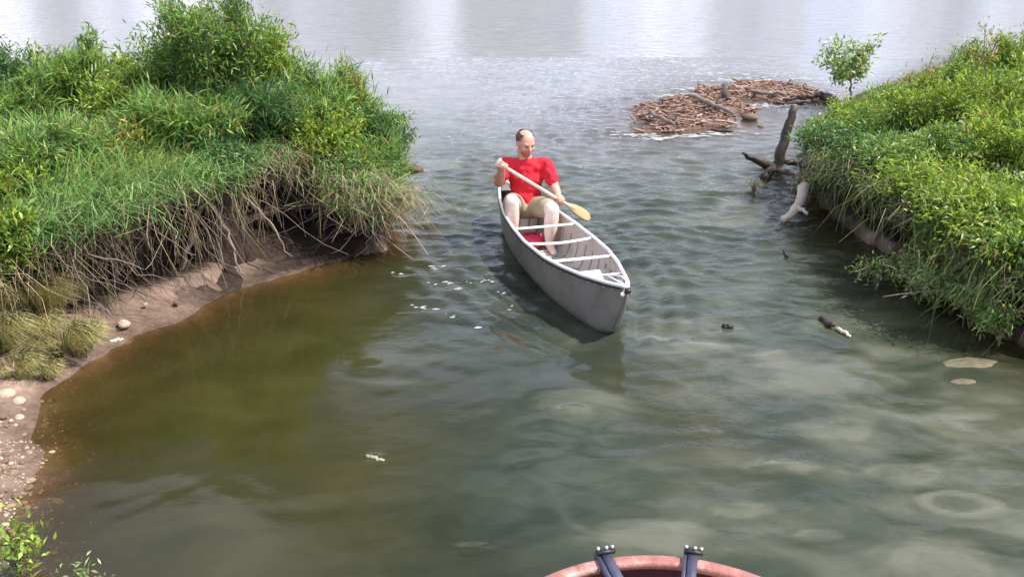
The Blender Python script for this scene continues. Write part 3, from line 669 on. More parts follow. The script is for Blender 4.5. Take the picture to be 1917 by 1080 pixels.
lip_bush(708, 400, .22, .24, .26, 'lowest green growth touching the water at the left bank tip', 94, 'willow', 2200, (-.02, -.08))
shrub('leafy_shrub', 'small bush at the back corner of the left bank tip facing the open river', 'shrub', (-1.85, 9.15, .30), .55, .45, 3600, .075, .02, 'willow', 95, 14, (.05, .0), bare=.0)
S(130, 105, 8.3, 70, .75, 'broad green bush filling the upper left behind the reed grass', nleaf=4200, seed=30, nst=14, pal='willow', ll=.17, lw=.018, bare=.05)
S(215, 125, 8.1, 60, .75, 'mid green bush between the broad upper left bush and the tallest willow', nleaf=3600, seed=31, nst=12, pal='lime', bare=.05)
S(30, 140, 7.9, 70, .75, 'bushy green growth at the left frame edge under the dark shrub', nleaf=4200, seed=32, nst=12, pal='willow', ll=.17, lw=.018, bare=.05)
S(215, 225, 7.2, 80, .68, 'yellow tinged weed patch above the dead stems', nleaf=3600, seed=16, nst=14, pal='weed', bare=.03, lean=(.03, -.10))
S(95, 235, 6.8, 80, .60, 'bright green leafy clump over the left dark hollow', nleaf=4800, seed=17, nst=14, pal='willow', ll=.17, lw=.018, bare=.03, lean=(.02, -.10))
S(15, 270, 6.4, 60, .5, 'leafy green clump against the left frame edge above the broadleaf weed', nleaf=3800, seed=29, nst=12, pal='lime', bare=.03)
S(280, 300, 7.0, 60, .70, 'olive clump hanging over the bank lip above the mud beach', nleaf=3000, seed=28, nst=12, pal='weed', bare=.0, lean=(.02, -.14), ll=.06)
S(420, 270, 7.3, 60, .70, 'dark leafy clump over the buttress of the left bank', nleaf=3200, seed=27, nst=12, pal='deep', bare=.0, lean=(.02, -.10), ll=.06)
S(5, 385, 5.7, 45, .45, 'yellow green broad leafed weed at the left frame edge above the grass tuft', name='broadleaf_weed', cat='weed', nleaf=900, seed=18, nst=8, pal='lime', ll=.09, lw=.035)
S(20, 990, 3.25, 60, .02, 'small yellow green weed at the bottom left corner by the stones', name='broadleaf_weed', cat='weed', nleaf=170, seed=19, nst=5, pal='lime', ll=.055, lw=.022)
S(150, 1058, 3.1, 22, -.01, 'tiny pale sprig standing in the water at the bottom left', name='water_sprig', cat='weed', nleaf=60, seed=20, nst=3, pal='pale', ll=.04, lw=.014)

# low tufts of grass on the left foreshore, each a tuft of its own
TUFT = [(.36, .32, .13), (.50, .43, .24), (.27, .25, .09), (.44, .34, .20), (.20, .17, .07), (.30, .36, .11)]
def tuft(px, py, z, hw, h, n, seed, label, cols=TUFT):
    c = at(px, py, z); rad = hw * c[1] / FPX; rng = np.random.default_rng(seed)
    a = rng.uniform(0, 6.28, n); r = rad * np.sqrt(rng.uniform(0, 1, n)) * .7
    b = np.stack([np.cos(a) * r, np.sin(a) * r * .8, 0 * a - .01], 1); ln = np.stack([np.cos(a) * rad * .9, np.sin(a) * rad * .8 - .05, 0 * a], 1) * rng.uniform(.3, 1.2, n)[:, None]
    root = empty('grass_tuft', (c[0], c[1], z)); tag(root, label, 'grass tuft')
    n_ = n; blades('blade_cluster', b, h * 1.45 * rng.uniform(.5, 1.15, n), ln, rng.uniform(.005, .010, n), cols, seed, M_dry if cols is TUFT else M_grass, '', '', parent=root, curl=1.0)
tuft(120, 655, .10, 80, .22, 1500, 1, 'yellowed grass tuft hanging over the water beside the mud beach')
tuft(45, 640, .14, 75, .26, 1200, 2, 'straw coloured tuft left of the yellowed tuft by the mud beach')
tuft(25, 700, .08, 60, .16, 700, 3, 'flattened pale tuft just above the foreshore stones')
tuft(-5, 655, .16, 70, .30, 1200, 11, 'tangled straw tuft cut by the left frame edge beside the yellowed tuft')
tuft(75, 705, .03, 46, .14, 600, 12, 'small ragged tuft at the water edge above the white stones')
tuft(165, 625, .08, 36, .14, 500, 13, 'short yellowed tuft at the left end of the mud beach')
tuft(60, 590, .25, 80, .34, 1300, 14, 'brown and olive tuft below the dark hollow at far left', [(.20, .19, .07), (.28, .22, .12), (.13, .13, .04), (.34, .28, .16)])
tuft(10, 560, .30, 70, .30, 900, 4, 'olive grass tuft at the left frame edge below the broadleaf weed', [(.20, .24, .06), (.28, .30, .09), (.13, .15, .04)])
tuft(110, 560, .2, 60, .22, 600, 5, 'sparse brown tuft at the foot of the dark bank left of the mud', [(.22, .17, .10), (.30, .24, .14), (.15, .11, .07)])

# ------------------------------------------------------------------ right bank
x, y, d = scatter(right_poly, 9000, 52, 0.1, 3.5, (2.8, 4.5, 9, 16))
rng = np.random.default_rng(53); n = len(x); zl, dd, _ = lip_height(x, y, resample(Rl, 12))
ln = rng.normal(0, .12, (n, 3)); ln[:, 2] = 0; ln += np.array([-.2, -.1, 0]) * sstep(.6, 0, d)[:, None]
blades('grass', np.stack([x, y, np.maximum(land(x, y), zl) - .02], 1), rng.uniform(.18, .45, n), ln, rng.uniform(.008, .015, n), [(.16, .27, .04), (.22, .32, .06), (.10, .18, .03)], 6, M_grass,
       'bright green grass among the bushes on the right bank', 'grass', curl=.9)
S(1905, 40, 11.2, 60, .4, 'bush cut by the right frame edge at the top', name='willow_bush', cat='bush', nleaf=4200, seed=41, nst=14, pal='lime')
S(1845, 85, 11.0, 62, .4, 'yellow green bush stepping down from the top right corner', nleaf=4200, seed=42, nst=14, pal='willow')
S(1770, 132, 11.3, 62, .35, 'spiky topped bush along the back of the right bank', nleaf=3400, seed=43, nst=14, pal='lime', bare=.1)
S(1690, 165, 11.3, 60, .3, 'low bush between the spiky topped bush and the sapling', nleaf=3200, seed=44, nst=13, pal='willow')
S(1618, 190, 10.9, 55, .28, 'low bush right of the sapling foot', nleaf=3000, seed=45, nst=12, pal='lime')
S(1553, 215, 10.2, 38, .25, 'small bush directly behind the leaning dead post', nleaf=2200, seed=46, nst=10, pal='willow')
S(1575, 262, 9.6, 62, .35, 'dark bush at the left end of the right bank', nleaf=4800, seed=47, nst=16, pal='deep')
S(1660, 215, 9.5, 85, .40, 'wide leafy bush over the shaded hollow of the right bank', nleaf=4800, seed=48, nst=18, pal='willow', bare=.1)
S(1760, 165, 9.3, 90, .45, 'bright bush in the middle of the right bank', nleaf=4800, seed=49, nst=18, pal='lime', bare=.1)
S(1875, 125, 9.0, 90, .45, 'brightest yellow green bush against the right frame edge', nleaf=5200, seed=50, nst=18, pal='lime', bare=.1)
S(1610, 300, 8.95, 58, .35, 'dark leafy bush hanging over the narrow end of the shaded hollow', nleaf=4200, seed=59, nst=14, pal='deep', bare=.05, lean=(-.08, -.05))
S(1700, 270, 8.5, 75, .40, 'mid green bush leaning over the dark hollow', nleaf=5600, seed=51, nst=16, pal='willow', bare=.05, lean=(-.08, -.05))
S(1805, 235, 8.0, 85, .42, 'leafy bush above the bare grey twigs', nleaf=4600, seed=52, nst=16, pal='willow', bare=.05)
S(1900, 215, 7.6, 80, .42, 'dense bush at mid height on the right frame edge', nleaf=4600, seed=53, nst=16, pal='lime', bare=.05)
S(1855, 320, 7.0, 75, .30, 'lime green bush low on the right bank', nleaf=4400, seed=54, nst=16, pal='lime', bare=.02, lean=(-.08, -.08))
S(1915, 385, 6.4, 62, .22, 'lowest bush at the right frame edge over the water', nleaf=5000, seed=55, nst=14, pal='lime', bare=.0, lean=(-.03, -.12))
S(1785, 400, 7.0, 55, .10, 'thin bush trailing down to the water at right', nleaf=2200, seed=56, nst=11, pal='willow', lean=(-.10, -.14), droop=.6)
S(1845, 465, 6.3, 55, .05, 'shaded bush at the waterline near the right frame edge', nleaf=2800, seed=60, nst=11, pal='deep', lean=(-.06, -.10), droop=.5, bare=.05)
lip_bush(1560, 300, .42, .30, .34, 'small dark bush drooping over the bank beside the dead post', 81, 'deep')
lip_bush(1625, 325, .48, .34, .36, 'drooping bush above the narrow left end of the dark hollow', 82, 'deep')
lip_bush(1700, 350, .52, .38, .38, 'drooping bush above the middle of the dark hollow', 83, 'willow')
lip_bush(1765, 400, .50, .40, .40, 'leafy overhang right of the dark hollow', 84, 'lime')
lip_bush(1815, 455, .45, .42, .40, 'leafy overhang leaning out above the flat pale branch', 85, 'lime', 3400)
lip_bush(1870, 500, .38, .42, .40, 'leafy overhang nearest the water on the right', 86, 'lime', 3600)
lip_bush(1935, 540, .32, .45, .40, 'leafy overhang cut by the right frame edge', 87, 'willow', 3600)
lip_bush(1800, 520, .10, .30, .32, 'low shaded growth trailing in the water below the right overhang', 88, 'willow', 1500, (-.14, -.08))
S(1520, 330, 9.7, 26, .0, 'grey green seedling at the waterline beside the dead post', nleaf=600, seed=57, nst=7, pal='grey', ll=.05)
S(1412, 345, 9.75, 14, -.03, 'dark dead sprig standing in the water below the post roots', name='water_sprig', cat='weed', nleaf=60, seed=58, nst=5, pal='grey', ll=.05, lw=.012)
# the young sapling on the spit: trunk and crown
def sapling():
    b = at(1592, 186, .12); rng = np.random.default_rng(77); root = empty('sapling', tuple(b)); tag(root, 'young pale green sapling standing on the spit behind the dead post', 'tree')
    Yb = b[1]; tr = MB(); tips = []
    p, r = curved([(1592, 186, Yb), (1594, 160, Yb), (1590, 130, Yb)], .022, .012, 5); tr.tube(p - b, r, 6)
    for (ex, ey, dy) in ((1545, 92, .2), (1560, 78, -.2), (1598, 108, .3), (1640, 72, -.1), (1625, 100, .25), (1575, 120, -.3), (1612, 88, -.2), (1538, 112, 0.1), (1585, 84, .1), (1622, 128, .1), (1565, 140, -.1)):
        q_, r_ = curved([(1592, 150, Yb), ((1592 + ex) / 2, (135 + ey) / 2 + 8, Yb + dy * .6), (ex, ey, Yb + dy)], .009, .003, ex); tr.tube(q_ - b, r_, 4, cap=False); tips.append(q_ - b)
    tr.build('trunk', M_stem, root); C = []; A = []
    for q_ in tips:
        i = rng.integers(5, len(q_), 105); C.append(q_[i] + rng.normal(0, .055, (105, 3))); A.append(rng.normal(0, .7, (105, 3)) + (q_[-1] - q_[0]) * .5)
    v, qd, c = leaves(np.vstack(C), np.vstack(A), .10, .036, GREENS['pale'], rng); link('crown', mesh_np('crown', v, qd, [M_leaf], False, c), root)
sapling()
over_lip(resample(Rl, 12), (1.0 * k, 6.0 * k), 900, 61, (-.14, -.10), (.1, .5), .10, cols=[(.14, .19, .05), (.20, .24, .08), (.22, .18, .12), (.10, .13, .04)], name='trailing_grass', label='green and brown stems trailing over the shaded right bank hollow')
# twigs over the water on the right
branch('fallen_branch', 'grey bare branch reaching out of the bushes above the dark hollow at right', 'branch', [([(1850, 500, 7.2), (1790, 440, 7.4), (1750, 385, 7.5), (1700, 330, 7.8)], .013, .005), ([(1780, 425, 7.4), (1720, 415, 7.3), (1665, 416, 7.2)], .009, .005), ([(1750, 385, 7.5), (1740, 350, 7.5)], .006, .003)], M_root)
branch('fallen_branch', 'thin pale branch lying almost flat along the water at right', 'branch', [([(1930, 552, 6.3), (1880, 538, 6.2), (1820, 556, 6.1), (1740, 545, 6.1), (1655, 553, 6.0)], .010, .004), ([(1740, 545, 6.1), (1700, 520, 6.1), (1650, 490, 6.2)], .006, .003)], M_root)
def sprig(px, py, Y, hw, n, seed, label, pal='pale'):
    S(px, py, Y, hw, .0, label, name='leafy_sprig', cat='sprig', nleaf=n, seed=seed, nst=5, pal=pal, ll=.06, lw=.02, droop=.9, lean=(-.1, -.04))
sprig(1650, 482, 6.75, 30, 130, 71, 'pale leafed sprig farthest out over the water at right')
sprig(1712, 478, 6.7, 34, 260, 72, 'pale sprig between the outermost sprig and the bushes at right')
sprig(1760, 520, 6.35, 46, 420, 73, 'pale green sprig hanging low beside the flat branch')
sprig(1828, 545, 6.0, 44, 380, 74, 'pale green sprig touching the water under the right bushes')
sprig(1885, 575, 5.7, 34, 260, 75, 'lowest pale sprig at the right frame edge', 'willow')

# ------------------------------------------------------------------ dead post, driftwood
def taper_log(pts, rad, k=12, seed=0, rough=.12):
    mb = MB(); mb.tube(pts, rad, k); V = mb.v[0]; n = len(pts); rng = np.random.default_rng(seed)
    c = np.repeat(pts, k, 0); f = 1 + rough * noise2(np.arange(n * k) % k * .9, np.arange(n * k) // k * .5, seed)[:, None]
    V[:n * k] = c + (V[:n * k] - c) * f; return mb
root = empty('dead_post', tuple(at(1448, 318, 0))); o0 = np.array(root.location)
tag(root, 'black leaning dead post with spreading roots in the shallows before the right bank', 'dead tree')
Yp = o0[1]
p, r = curved([(1450, 330, Yp), (1460, 290, Yp), (1473, 245, Yp + .05), (1490, 200, Yp + .1)], .072, .046, 3, 14, .006)
taper_log(p - o0, r, 12, 4).build('trunk', M_wet, root)
for pxs, a, b in (([(1450, 318, Yp), (1430, 305, Yp - .1), (1402, 296, Yp - .15), (1390, 288, Yp - .2)], .075, .014), ([(1450, 320, Yp), (1475, 328, Yp - .2), (1510, 345, Yp - .4)], .07, .02), ([(1448, 315, Yp), (1438, 322, Yp - .35), (1432, 334, Yp - .6)], .05, .02), ([(1465, 300, Yp), (1490, 308, Yp), (1515, 318, Yp)], .045, .015)):
    p, r = curved(pxs, a, b, 9, 9, .008); p[:, 2] = np.maximum(p[:, 2], -.03); taper_log(p - o0, r, 8, 6).build('root', M_wet, root)
root = empty('driftwood_log', tuple(at(1490, 402, 0))); o0 = np.array(root.location); tag(root, 'bleached forked driftwood log sticking out of the water at the right bank', 'driftwood')
b = at(1478, 412, .02)
p, r = curved([(1508, 350, b[1] + .45), (1500, 375, b[1] + .25), (1488, 397, b[1] + .08), (1466, 412, b[1] - .02)], .062, .034, 2, 14, .006)
taper_log(p - o0, r, 10, 8).build('trunk', M_pale, root)
p, r = curved([(1493, 390, b[1] + .1), (1504, 393, b[1] + .05), (1511, 402, b[1])], .028, .014, 4, 7, .004); taper_log(p - o0, r, 8, 9).build('fork', M_pale, root)
p, r = curved([(1500, 400, b[1] + .12), (1508, 412, b[1] + .0), (1514, 428, b[1] - .06)], .018, .010, 5, 7, .004); p[:, 2] = np.maximum(p[:, 2], -.01); taper_log(p - o0, r, 6, 9).build('fork', M_wet, root)
M_drift_leaf = simple('curled_leaf', (0.30, 0.28, 0.20), 0.7)
def stick(px0, py0, px1, py1, r, label, m=M_wet, z=.015, cat='stick', name='floating_stick'):
    a, b = at(px0, py0, z), at(px1, py1, z); n = 9; t = np.linspace(0, 1, n)[:, None]; rng = np.random.default_rng(int(px0)); p = a + (b - a) * t + rng.normal(0, r * .35, (n, 3)); c = p.mean(0)
    rr = r * (.6 + .5 * np.sin(np.linspace(.3, 2.9, n))); o = taper_log(p - c, rr, 7, int(px0)).build(name, m); o.location = c; tag(o, label, cat); return o
stick(1536, 594, 1562, 612, .022, 'short dark stick floating right of the canoe bow')
stick(1562, 612, 1592, 628, .012, 'pale twig floating at the end of the short dark stick', M_pale)
stick(1352, 609, 1372, 612, .018, 'small dark chip floating between the canoe bow and the floating stick')
stick(1468, 466, 1474, 480, .012, 'dark twig floating below the forked driftwood')
stick(200, 613, 245, 606, .020, 'dark driftwood stick at the edge of the mud beach')
stick(205, 640, 232, 634, .012, 'small pale stick in the shallows below the mud beach', M_pale)
stick(684, 852, 716, 862, .010, 'pale leaf curl floating alone in the calm water at lower left', M_drift_leaf, .004, 'leaf', 'floating_leaf')
stick(1722, 205, 1760, 196, .02, 'weathered stick at the edge of the spit grass', M_pale, .3)

# ------------------------------------------------------------------ stones
def stone_mesh(seed):
    rng = np.random.default_rng(seed); mb = MB(); mb.ell((0, 0, 0), (1, .75, .5), None, 9, 6); V = mb.v[0]
    V *= (1 + .22 * noise2(V[:, 0] * 1.7 + seed, V[:, 1] * 1.7 + V[:, 2], seed))[:, None]; V[:, 2] = np.maximum(V[:, 2], -.3)
    c = np.array([(1.1, 1.0, .88), (.60, .47, .37), (.40, .31, .25), (.78, .64, .50)])[seed % 4]; mb.c[0][:] = c; return mb.mesh('stone', M_stone, True)
SM = [stone_mesh(i) for i in range(8)]
def stone(px, py, size, label, i=0, z=None, group=None, rz=None, cat='stone'):
    p = at(px, py, 0); z = float(land(np.array([p[0]]), np.array([p[1]]))[0]) if z is None else z
    p = at(px, py, z); o = link('stone', SM[i % 8]); o.location = (p[0], p[1], z + size * .12); o.scale = (size, size, size); o.rotation_euler = (0, 0, rz if rz is not None else i * 1.3)
    tag(o, label, cat, group); return o
stone(12, 740, .065, 'larger white stone at the left edge just below the pale tuft', 0, .07)
stone(36, 752, .050, 'white stone right of the larger white stone at the left edge', 4, .05)
stone(232, 608, .060, 'flat pale stone on the edge of the mud beach next to a dark stick', 4, .05)
stone(272, 570, .022, 'small white pebble on the mud beach', 0, .09)
stone(330, 568, .028, 'small dark stone on the right part of the mud beach', 2, .06)
stone(1404, 222, .13, 'dark rounded rock in the shallows behind the dead post', 2, .02)
stone(1424, 238, .05, 'small rock right of the dark rounded rock', 2, .0)
stone(1358, 224, .07, 'brown rock at the front edge of the driftwood raft', 2, .01)
stone(1243, 188, .055, 'small dark stone on top of the driftwood raft', 2, .14)
stone(1308, 250, .04, 'dark stone at the front foot of the driftwood raft', 6, .02)
M_slab = simple('drowned_slab', (0.12, 0.105, 0.062), 0.8, var=.35, scale=3, bump=.5, bscale=12)
SLAB = SM[1].copy(); SLAB.materials.clear(); SLAB.materials.append(M_slab)
o = stone(1812, 692, .20, 'tan flat slab just breaking the surface near the right frame edge', 1, -.045, rz=.1); o.scale = (.22, .13, .07); o.location[2] = -.016; o.data = SLAB
o = stone(1800, 722, .08, 'small tan slab beside the tan flat slab at right', 1, -.03, rz=.1); o.scale = (.09, .05, .04); o.location[2] = -.007; o.data = SLAB
S(1855, 38, 10.5, 26, .5, 'tall thin weed stalks rising above the bushes near the top right', name='tall_weed', cat='weed', nleaf=200, seed=101, nst=6, pal='weed', bare=.5)
S(1735, 98, 11.2, 30, .4, 'thin upright weed stalks above the back bushes right of the sapling', name='tall_weed', cat='weed', nleaf=170, seed=102, nst=7, pal='weed', bare=.45)
S(1805, 70, 11.2, 24, .4, 'feathery weed stalks between the thin stalks and the top right corner', name='tall_weed', cat='weed', nleaf=170, seed=103, nst=6, pal='weed', bare=.45)
S(655, 120, 8.9, 20, .4, 'dark upright dock stalks on the crest near the left bank tip', name='tall_weed', cat='weed', nleaf=260, seed=104, nst=5, pal='weed', bare=.3)
for i, (px_, top_, Y_, pl, lab) in enumerate(((1905, 165, 8.3, 'lime', 'tall leafy stalk against the right frame edge above the brightest bush'), (1835, 200, 8.4, 'weed', 'olive leafy stalk left of the one at the right frame edge'), (1780, 235, 8.6, 'lime', 'upright leafy stalk over the middle of the right bank'),
        (1725, 215, 9.2, 'pale', 'pale leafy stalk standing among the middle bushes of the right bank'), (1655, 235, 9.2, 'willow', 'green stalk rising above the dark hollow'), (1600, 245, 9.6, 'weed', 'olive stalk near the left end of the right bank'), (1890, 300, 7.3, 'pale', 'pale weed stalk low at the right frame edge'),
        (1820, 345, 7.3, 'willow', 'leafy stalk above the leafy overhang on the right'), (1750, 330, 7.9, 'lime', 'bright stalk above the bare grey branch'), (1560, 232, 10.0, 'lime', 'short leafy stalk right behind the dead post'), (1870, 110, 10.0, 'willow', 'dark green stalk on the back crest of the right bank'), (1790, 150, 10.2, 'pale', 'pale stalk on the back crest of the right bank'))):
    S(px_, top_, Y_, 20, .45, lab, name='tall_weed', cat='weed', nleaf=340, seed=120 + i, nst=4, pal=pl, bare=.2, ll=.09, lw=.03)
rng = np.random.default_rng(90)
G = 'pale stones strewn along the left foreshore'
cnt = 0
for j in range(190):
    py = rng.uniform(745, 1075); px = rng.exponential(52) + rng.uniform(-20, 12)
    if px > 300 - .1 * abs(py - 820): continue
    stone(px, py, float(np.clip(rng.lognormal(-4.15, .42), .008, .045)), 'flattish pale stone, one of many strewn along the left foreshore', int(rng.integers(0, 8)), None, G); cnt += 1
# gravel between them
mb = MB(); rng = np.random.default_rng(91); pos = []
px = rng.exponential(70, 2600) - 70; py = rng.uniform(700, 1080, 2600)
tet = np.array([[0, 0, 1], [.9, 0, -.3], [-.5, .8, -.3], [-.5, -.8, -.3.__float__()]]); V = []; T = []; Cc = []
for a, b in zip(px, py):
    p = at(a, b, 0); z = land(np.array([p[0]]), np.array([p[1]]))[0]; s = rng.uniform(.004, .014); th = rng.uniform(0, 6.28); c_, s_ = math.cos(th), math.sin(th)
    m = tet * s * [1, 1, .6]; m = np.stack([m[:, 0] * c_ - m[:, 1] * s_, m[:, 0] * s_ + m[:, 1] * c_, m[:, 2]], 1); n0 = len(V) * 4
    V.append(m + [p[0], p[1], z + .002]); T += [(n0, n0 + 1, n0 + 2), (n0, n0 + 2, n0 + 3), (n0, n0 + 3, n0 + 1)]; Cc.append(np.tile(np.array([1.1, 1, .9]) * rng.uniform(.25, .95), (4, 1)))
o = link('gravel', mesh_np('gravel', np.vstack(V), np.array(T), [M_stone], False, np.vstack(Cc))); tag(o, 'fine gravel along the left foreshore', 'gravel', kind='stuff')
# sunken logs seen dimly at right
# ------------------------------------------------------------------ driftwood raft
rng = np.random.default_rng(14); mb = MB()
x0, y0 = bar_poly.min(0); x1, y1 = bar_poly.max(0); made = 0
while made < 3300:
    x = rng.uniform(x0, x1); y = rng.uniform(y0, y1); d = float(sdist(np.array([x]), np.array([y]), bar_poly)[0])
    if d < -.16 + .0 * x or noise2(np.array([x * 1.6]), np.array([y * 1.6]), 88)[0] + min(d, .5) * 1.6 < .02: continue
    z = .02 + .075 * min(1, max(0, d + .1) / .5) * rng.uniform(.1, 1); L = float(np.clip(rng.lognormal(-2.5, .6), .03, .45)); th = rng.normal(R(140), R(55)); el = rng.normal(0, .22)
    dr = np.array([math.cos(th) * math.cos(el), math.sin(th) * math.cos(el), math.sin(el)]); c = np.array([x, y, z])
    col = np.array([(1.0, .78, .70), (1.5, 1.3, 1.2), (.62, .42, .36), (.35, .25, .22)])[rng.choice(4, p=[.45, .2, .25, .1])] * rng.uniform(.8, 1.2)
    mb.tube([c - dr * L / 2, c + rng.normal(0, .008, 3), c + dr * L / 2], float(np.clip(L * rng.uniform(.03, .10), .003, .017)), 4, c=col, cap=False); made += 1
M_drift = simple('drift_reed', (0.27, 0.215, 0.185), 0.85, var=.35, tint=True)
tag(mb.build('driftwood_raft', M_drift), 'raft of broken pinkish brown reeds and twigs stranded on the shallow bar', 'driftwood', kind='stuff')
for (a, b, c_, d_, r_, lab) in ((1290, 178, 1372, 212, .035, 'long brown log lying across the middle of the driftwood raft'), (1215, 212, 1262, 232, .028, 'brown log at the left end of the driftwood raft'),
                                (1355, 160, 1362, 182, .04, 'stubby dark log near the back of the driftwood raft'), (1400, 172, 1470, 176, .03, 'straight log along the right arm of the driftwood raft'),
                                (1470, 186, 1535, 182, .03, 'dark log at the right end of the driftwood raft'), (1330, 243, 1372, 246, .02, 'dark low stick before the front edge of the driftwood raft'), (1530, 178, 1562, 186, .06, 'dark stump end where the raft meets the bank')):
    stick(a, b, c_, d_, r_, lab, M_root if 'brown' in lab or 'straight' in lab else M_wet, .14, 'log', 'driftwood_log')
# pale scum line round the bar
def fleck_patch(px, py, rx, ry, n, seed, s=(.01, .03)):
    rng = np.random.default_rng(seed); out = []
    for _ in range(n):
        a = rng.normal(0, .5, 2); out.append((px + a[0] * rx, py + a[1] * ry, rng.uniform(*s)))
    return out
def foam(name, spots, label, seed, stretch=2.4, z=.010):
    rng = np.random.default_rng(seed); V = []; T = []
    for (a, b, s) in spots:
        c = at(a, b, z); n0 = sum(len(v) for v in V); k_ = 7; th = np.arange(k_) * 2 * np.pi / k_
        rr = s * rng.uniform(.5, 1.2, k_); tilt = rng.normal(.1, .3)
        ex, ey = np.cos(th) * rr * stretch, np.sin(th) * rr
        ring = np.stack([c[0] + ex * math.cos(tilt) - ey * math.sin(tilt), c[1] + ex * math.sin(tilt) + ey * math.cos(tilt), np.full(k_, z - .006)], 1)
        V.append(np.vstack([ring, [c[0], c[1], z + .002]])); T += [(n0 + i, n0 + (i + 1) % k_, n0 + k_) for i in range(k_)]
    o = link(name, mesh_np(name, np.vstack(V), np.array(T), [M_foam_glint], True)); tag(o, label, 'foam', kind='stuff'); return o
sp = []
for i, (a, b) in enumerate(((1195, 252), (1240, 258), (1300, 254), (1350, 250), (1260, 178), (1300, 166), (1350, 150), (1400, 146), (1450, 144), (1500, 148), (1420, 197), (1460, 198), (1500, 198))):
    sp += fleck_patch(a, b, 40, 3.5, 24, i, (.010, .03))
foam('foam', sp, 'pale scum line round the driftwood raft', 3, 3)
sp = []  # flecks added in place of bright ripple glints
for i, (a, b, rx, ry, n) in enumerate(((820, 500, 24, 5, 9), (905, 528, 38, 7, 16), (850, 542, 20, 4, 6), (790, 575, 42, 5, 12), (838, 590, 16, 7, 7), (895, 612, 6, 3, 3), (955, 575, 10, 6, 5), (760, 512, 26, 4, 7), (820, 528, 34, 5, 10), (940, 545, 10, 4, 4), (948, 600, 8, 4, 3))):
    sp += fleck_patch(a, b, rx, ry, max(2, n // 2), 40 + i, (.003, .009))
foam('foam', sp, 'small white flecks standing in for ripple glints left of the canoe', 4, 4.2, .008)

# ------------------------------------------------------------------ canoe
canoe = empty('canoe', (BOW[0], BOW[1], 0)); tag(canoe, 'grey open canoe with white gunwales coming towards the viewer', 'canoe'); co = np.array(canoe.location)
ss = np.concatenate([[0, .012, .025, .04, .06, .08, .105, .13, .16, .19, .215], np.linspace(.24, CL - .2, 34), [CL - .12, CL - .06, CL - .02, CL]])
def section(s, inset=0.0, floor=None):
    b = max(halfbeam(s) - inset, .004); zt = sheer(s); rock = .455 * max(0, (1 - s / .40)) ** 1.8 + .40 * max(0, 1 - (CL - s) / .40) ** 1.8
    zb = -.075 + rock + inset; out = []
    for j in range(19):
        u = -1 + 2 * j / 18; a = abs(u)
        # flared V-ish side rising from a soft bilge
        r = b * (1 - (1 - a) ** 2.1) * (0.90 + .10 * a) / 1.0; z = zb + (zt - zb) * a ** 2.6
        if floor is not None: z = max(z, floor)
        out.append(cw(s, math.copysign(r, u), z))
    return out
def loft(fn, **kw):
    V = np.array([fn(s, **kw) for s in ss]); n, m = V.shape[:2]
    i = (np.arange(n - 1)[:, None] * m + np.arange(m - 1)[None]).ravel(); return V.reshape(-1, 3), np.stack([i, i + m, i + m + 1, i + 1], 1)
v, q_ = loft(section); link('hull', mesh_np('hull', v - co, q_, [M_hull], True), canoe)
v, q_ = loft(section, inset=.010, floor=.028); link('hull_lining', mesh_np('hull_lining', v - co, q_[:, ::-1], [M_inner], True), canoe)
sg = np.concatenate([np.linspace(.0, .3, 8)[:-1], np.linspace(.3, CL, 40)])
for sgn in (-1, 1):
    mb = MB(); mb.tube([cw(s, sgn * max(halfbeam(s) - .004, .002), sheer(s) + .004) - co for s in sg], .0135, 8); mb.build('gunwale', M_rail, canoe)
    mb = MB(); mb.tube([cw(s, sgn * (halfbeam(s) + .010), sheer(s) - .014) - co for s in sg[1:-1]], .006, 6); mb.build('rub_strip', M_black, canoe)
def thwart(s0, r, sag=.0, name='thwart', ds=0.0, m=M_rail, w=1.0):
    mb = MB(); b = halfbeam(s0) - .006; n = 9
    mb.tube([cw(s0 + ds * (i / (n - 1) - .5), -b + 2 * b * i / (n - 1), sheer(s0) - .008 - sag * math.sin(math.pi * i / (n - 1))) - co for i in range(n)], r, 8, flat=.6 * w); mb.build(name, m, canoe)
thwart(1.80, .017, .0, ds=-.0); thwart(1.40, .018, .02); thwart(.90, .017, 0); thwart(.44, .010, 0, 'carry_handle')
for sgn in (-1, 1):
    mb = MB()
    for s in np.arange(.12, 3.1, .085): mb.ell(cw(s, sgn * (halfbeam(s) * .998 + .001), sheer(s) - .034) - co, (.0045, .0045, .0045), None, 6, 3)
    o = mb.build('rivets', M_bolt, canoe); o['kind'] = 'stuff'
# ribs inside
for s in np.arange(.35, 3.0, .165):
    mb = MB(); sec = np.array(section(s, .016, .034)); mb.tube(sec[1:-1] - co, .0055, 5, cap=False, flat=1.4); mb.build('rib', M_inner, canoe)
# bow seat: light plate just behind the bow
def plate(s0, s1, z, thick, name, m, f=.96, parent=canoe):
    mb = MB(); n = 7; V = []
    for s in np.linspace(s0, s1, n):
        b = halfbeam(s) * f - .012
        zz = z if z is not None else sheer(s) - .004
        for r_, dz in ((-b, 0), (b, 0), (b, -thick), (-b, -thick)): V.append(cw(s, r_, zz + dz) - co)
    Q = [(i * 4 + a, i * 4 + (a + 1) % 4, (i + 1) * 4 + (a + 1) % 4, (i + 1) * 4 + a) for i in range(n - 1) for a in range(4)] + [(0, 3, 2, 1), ((n - 1) * 4, (n - 1) * 4 + 1, (n - 1) * 4 + 2, (n - 1) * 4 + 3)]
    mb.add(V, Q); mb.build(name, m, parent, smooth=False)
plate(.50, .90, .235, .02, 'bow_seat', M_rail, .86)
plate(2.36, 2.62, .255, .025, 'stern_seat', M_plank, .93)
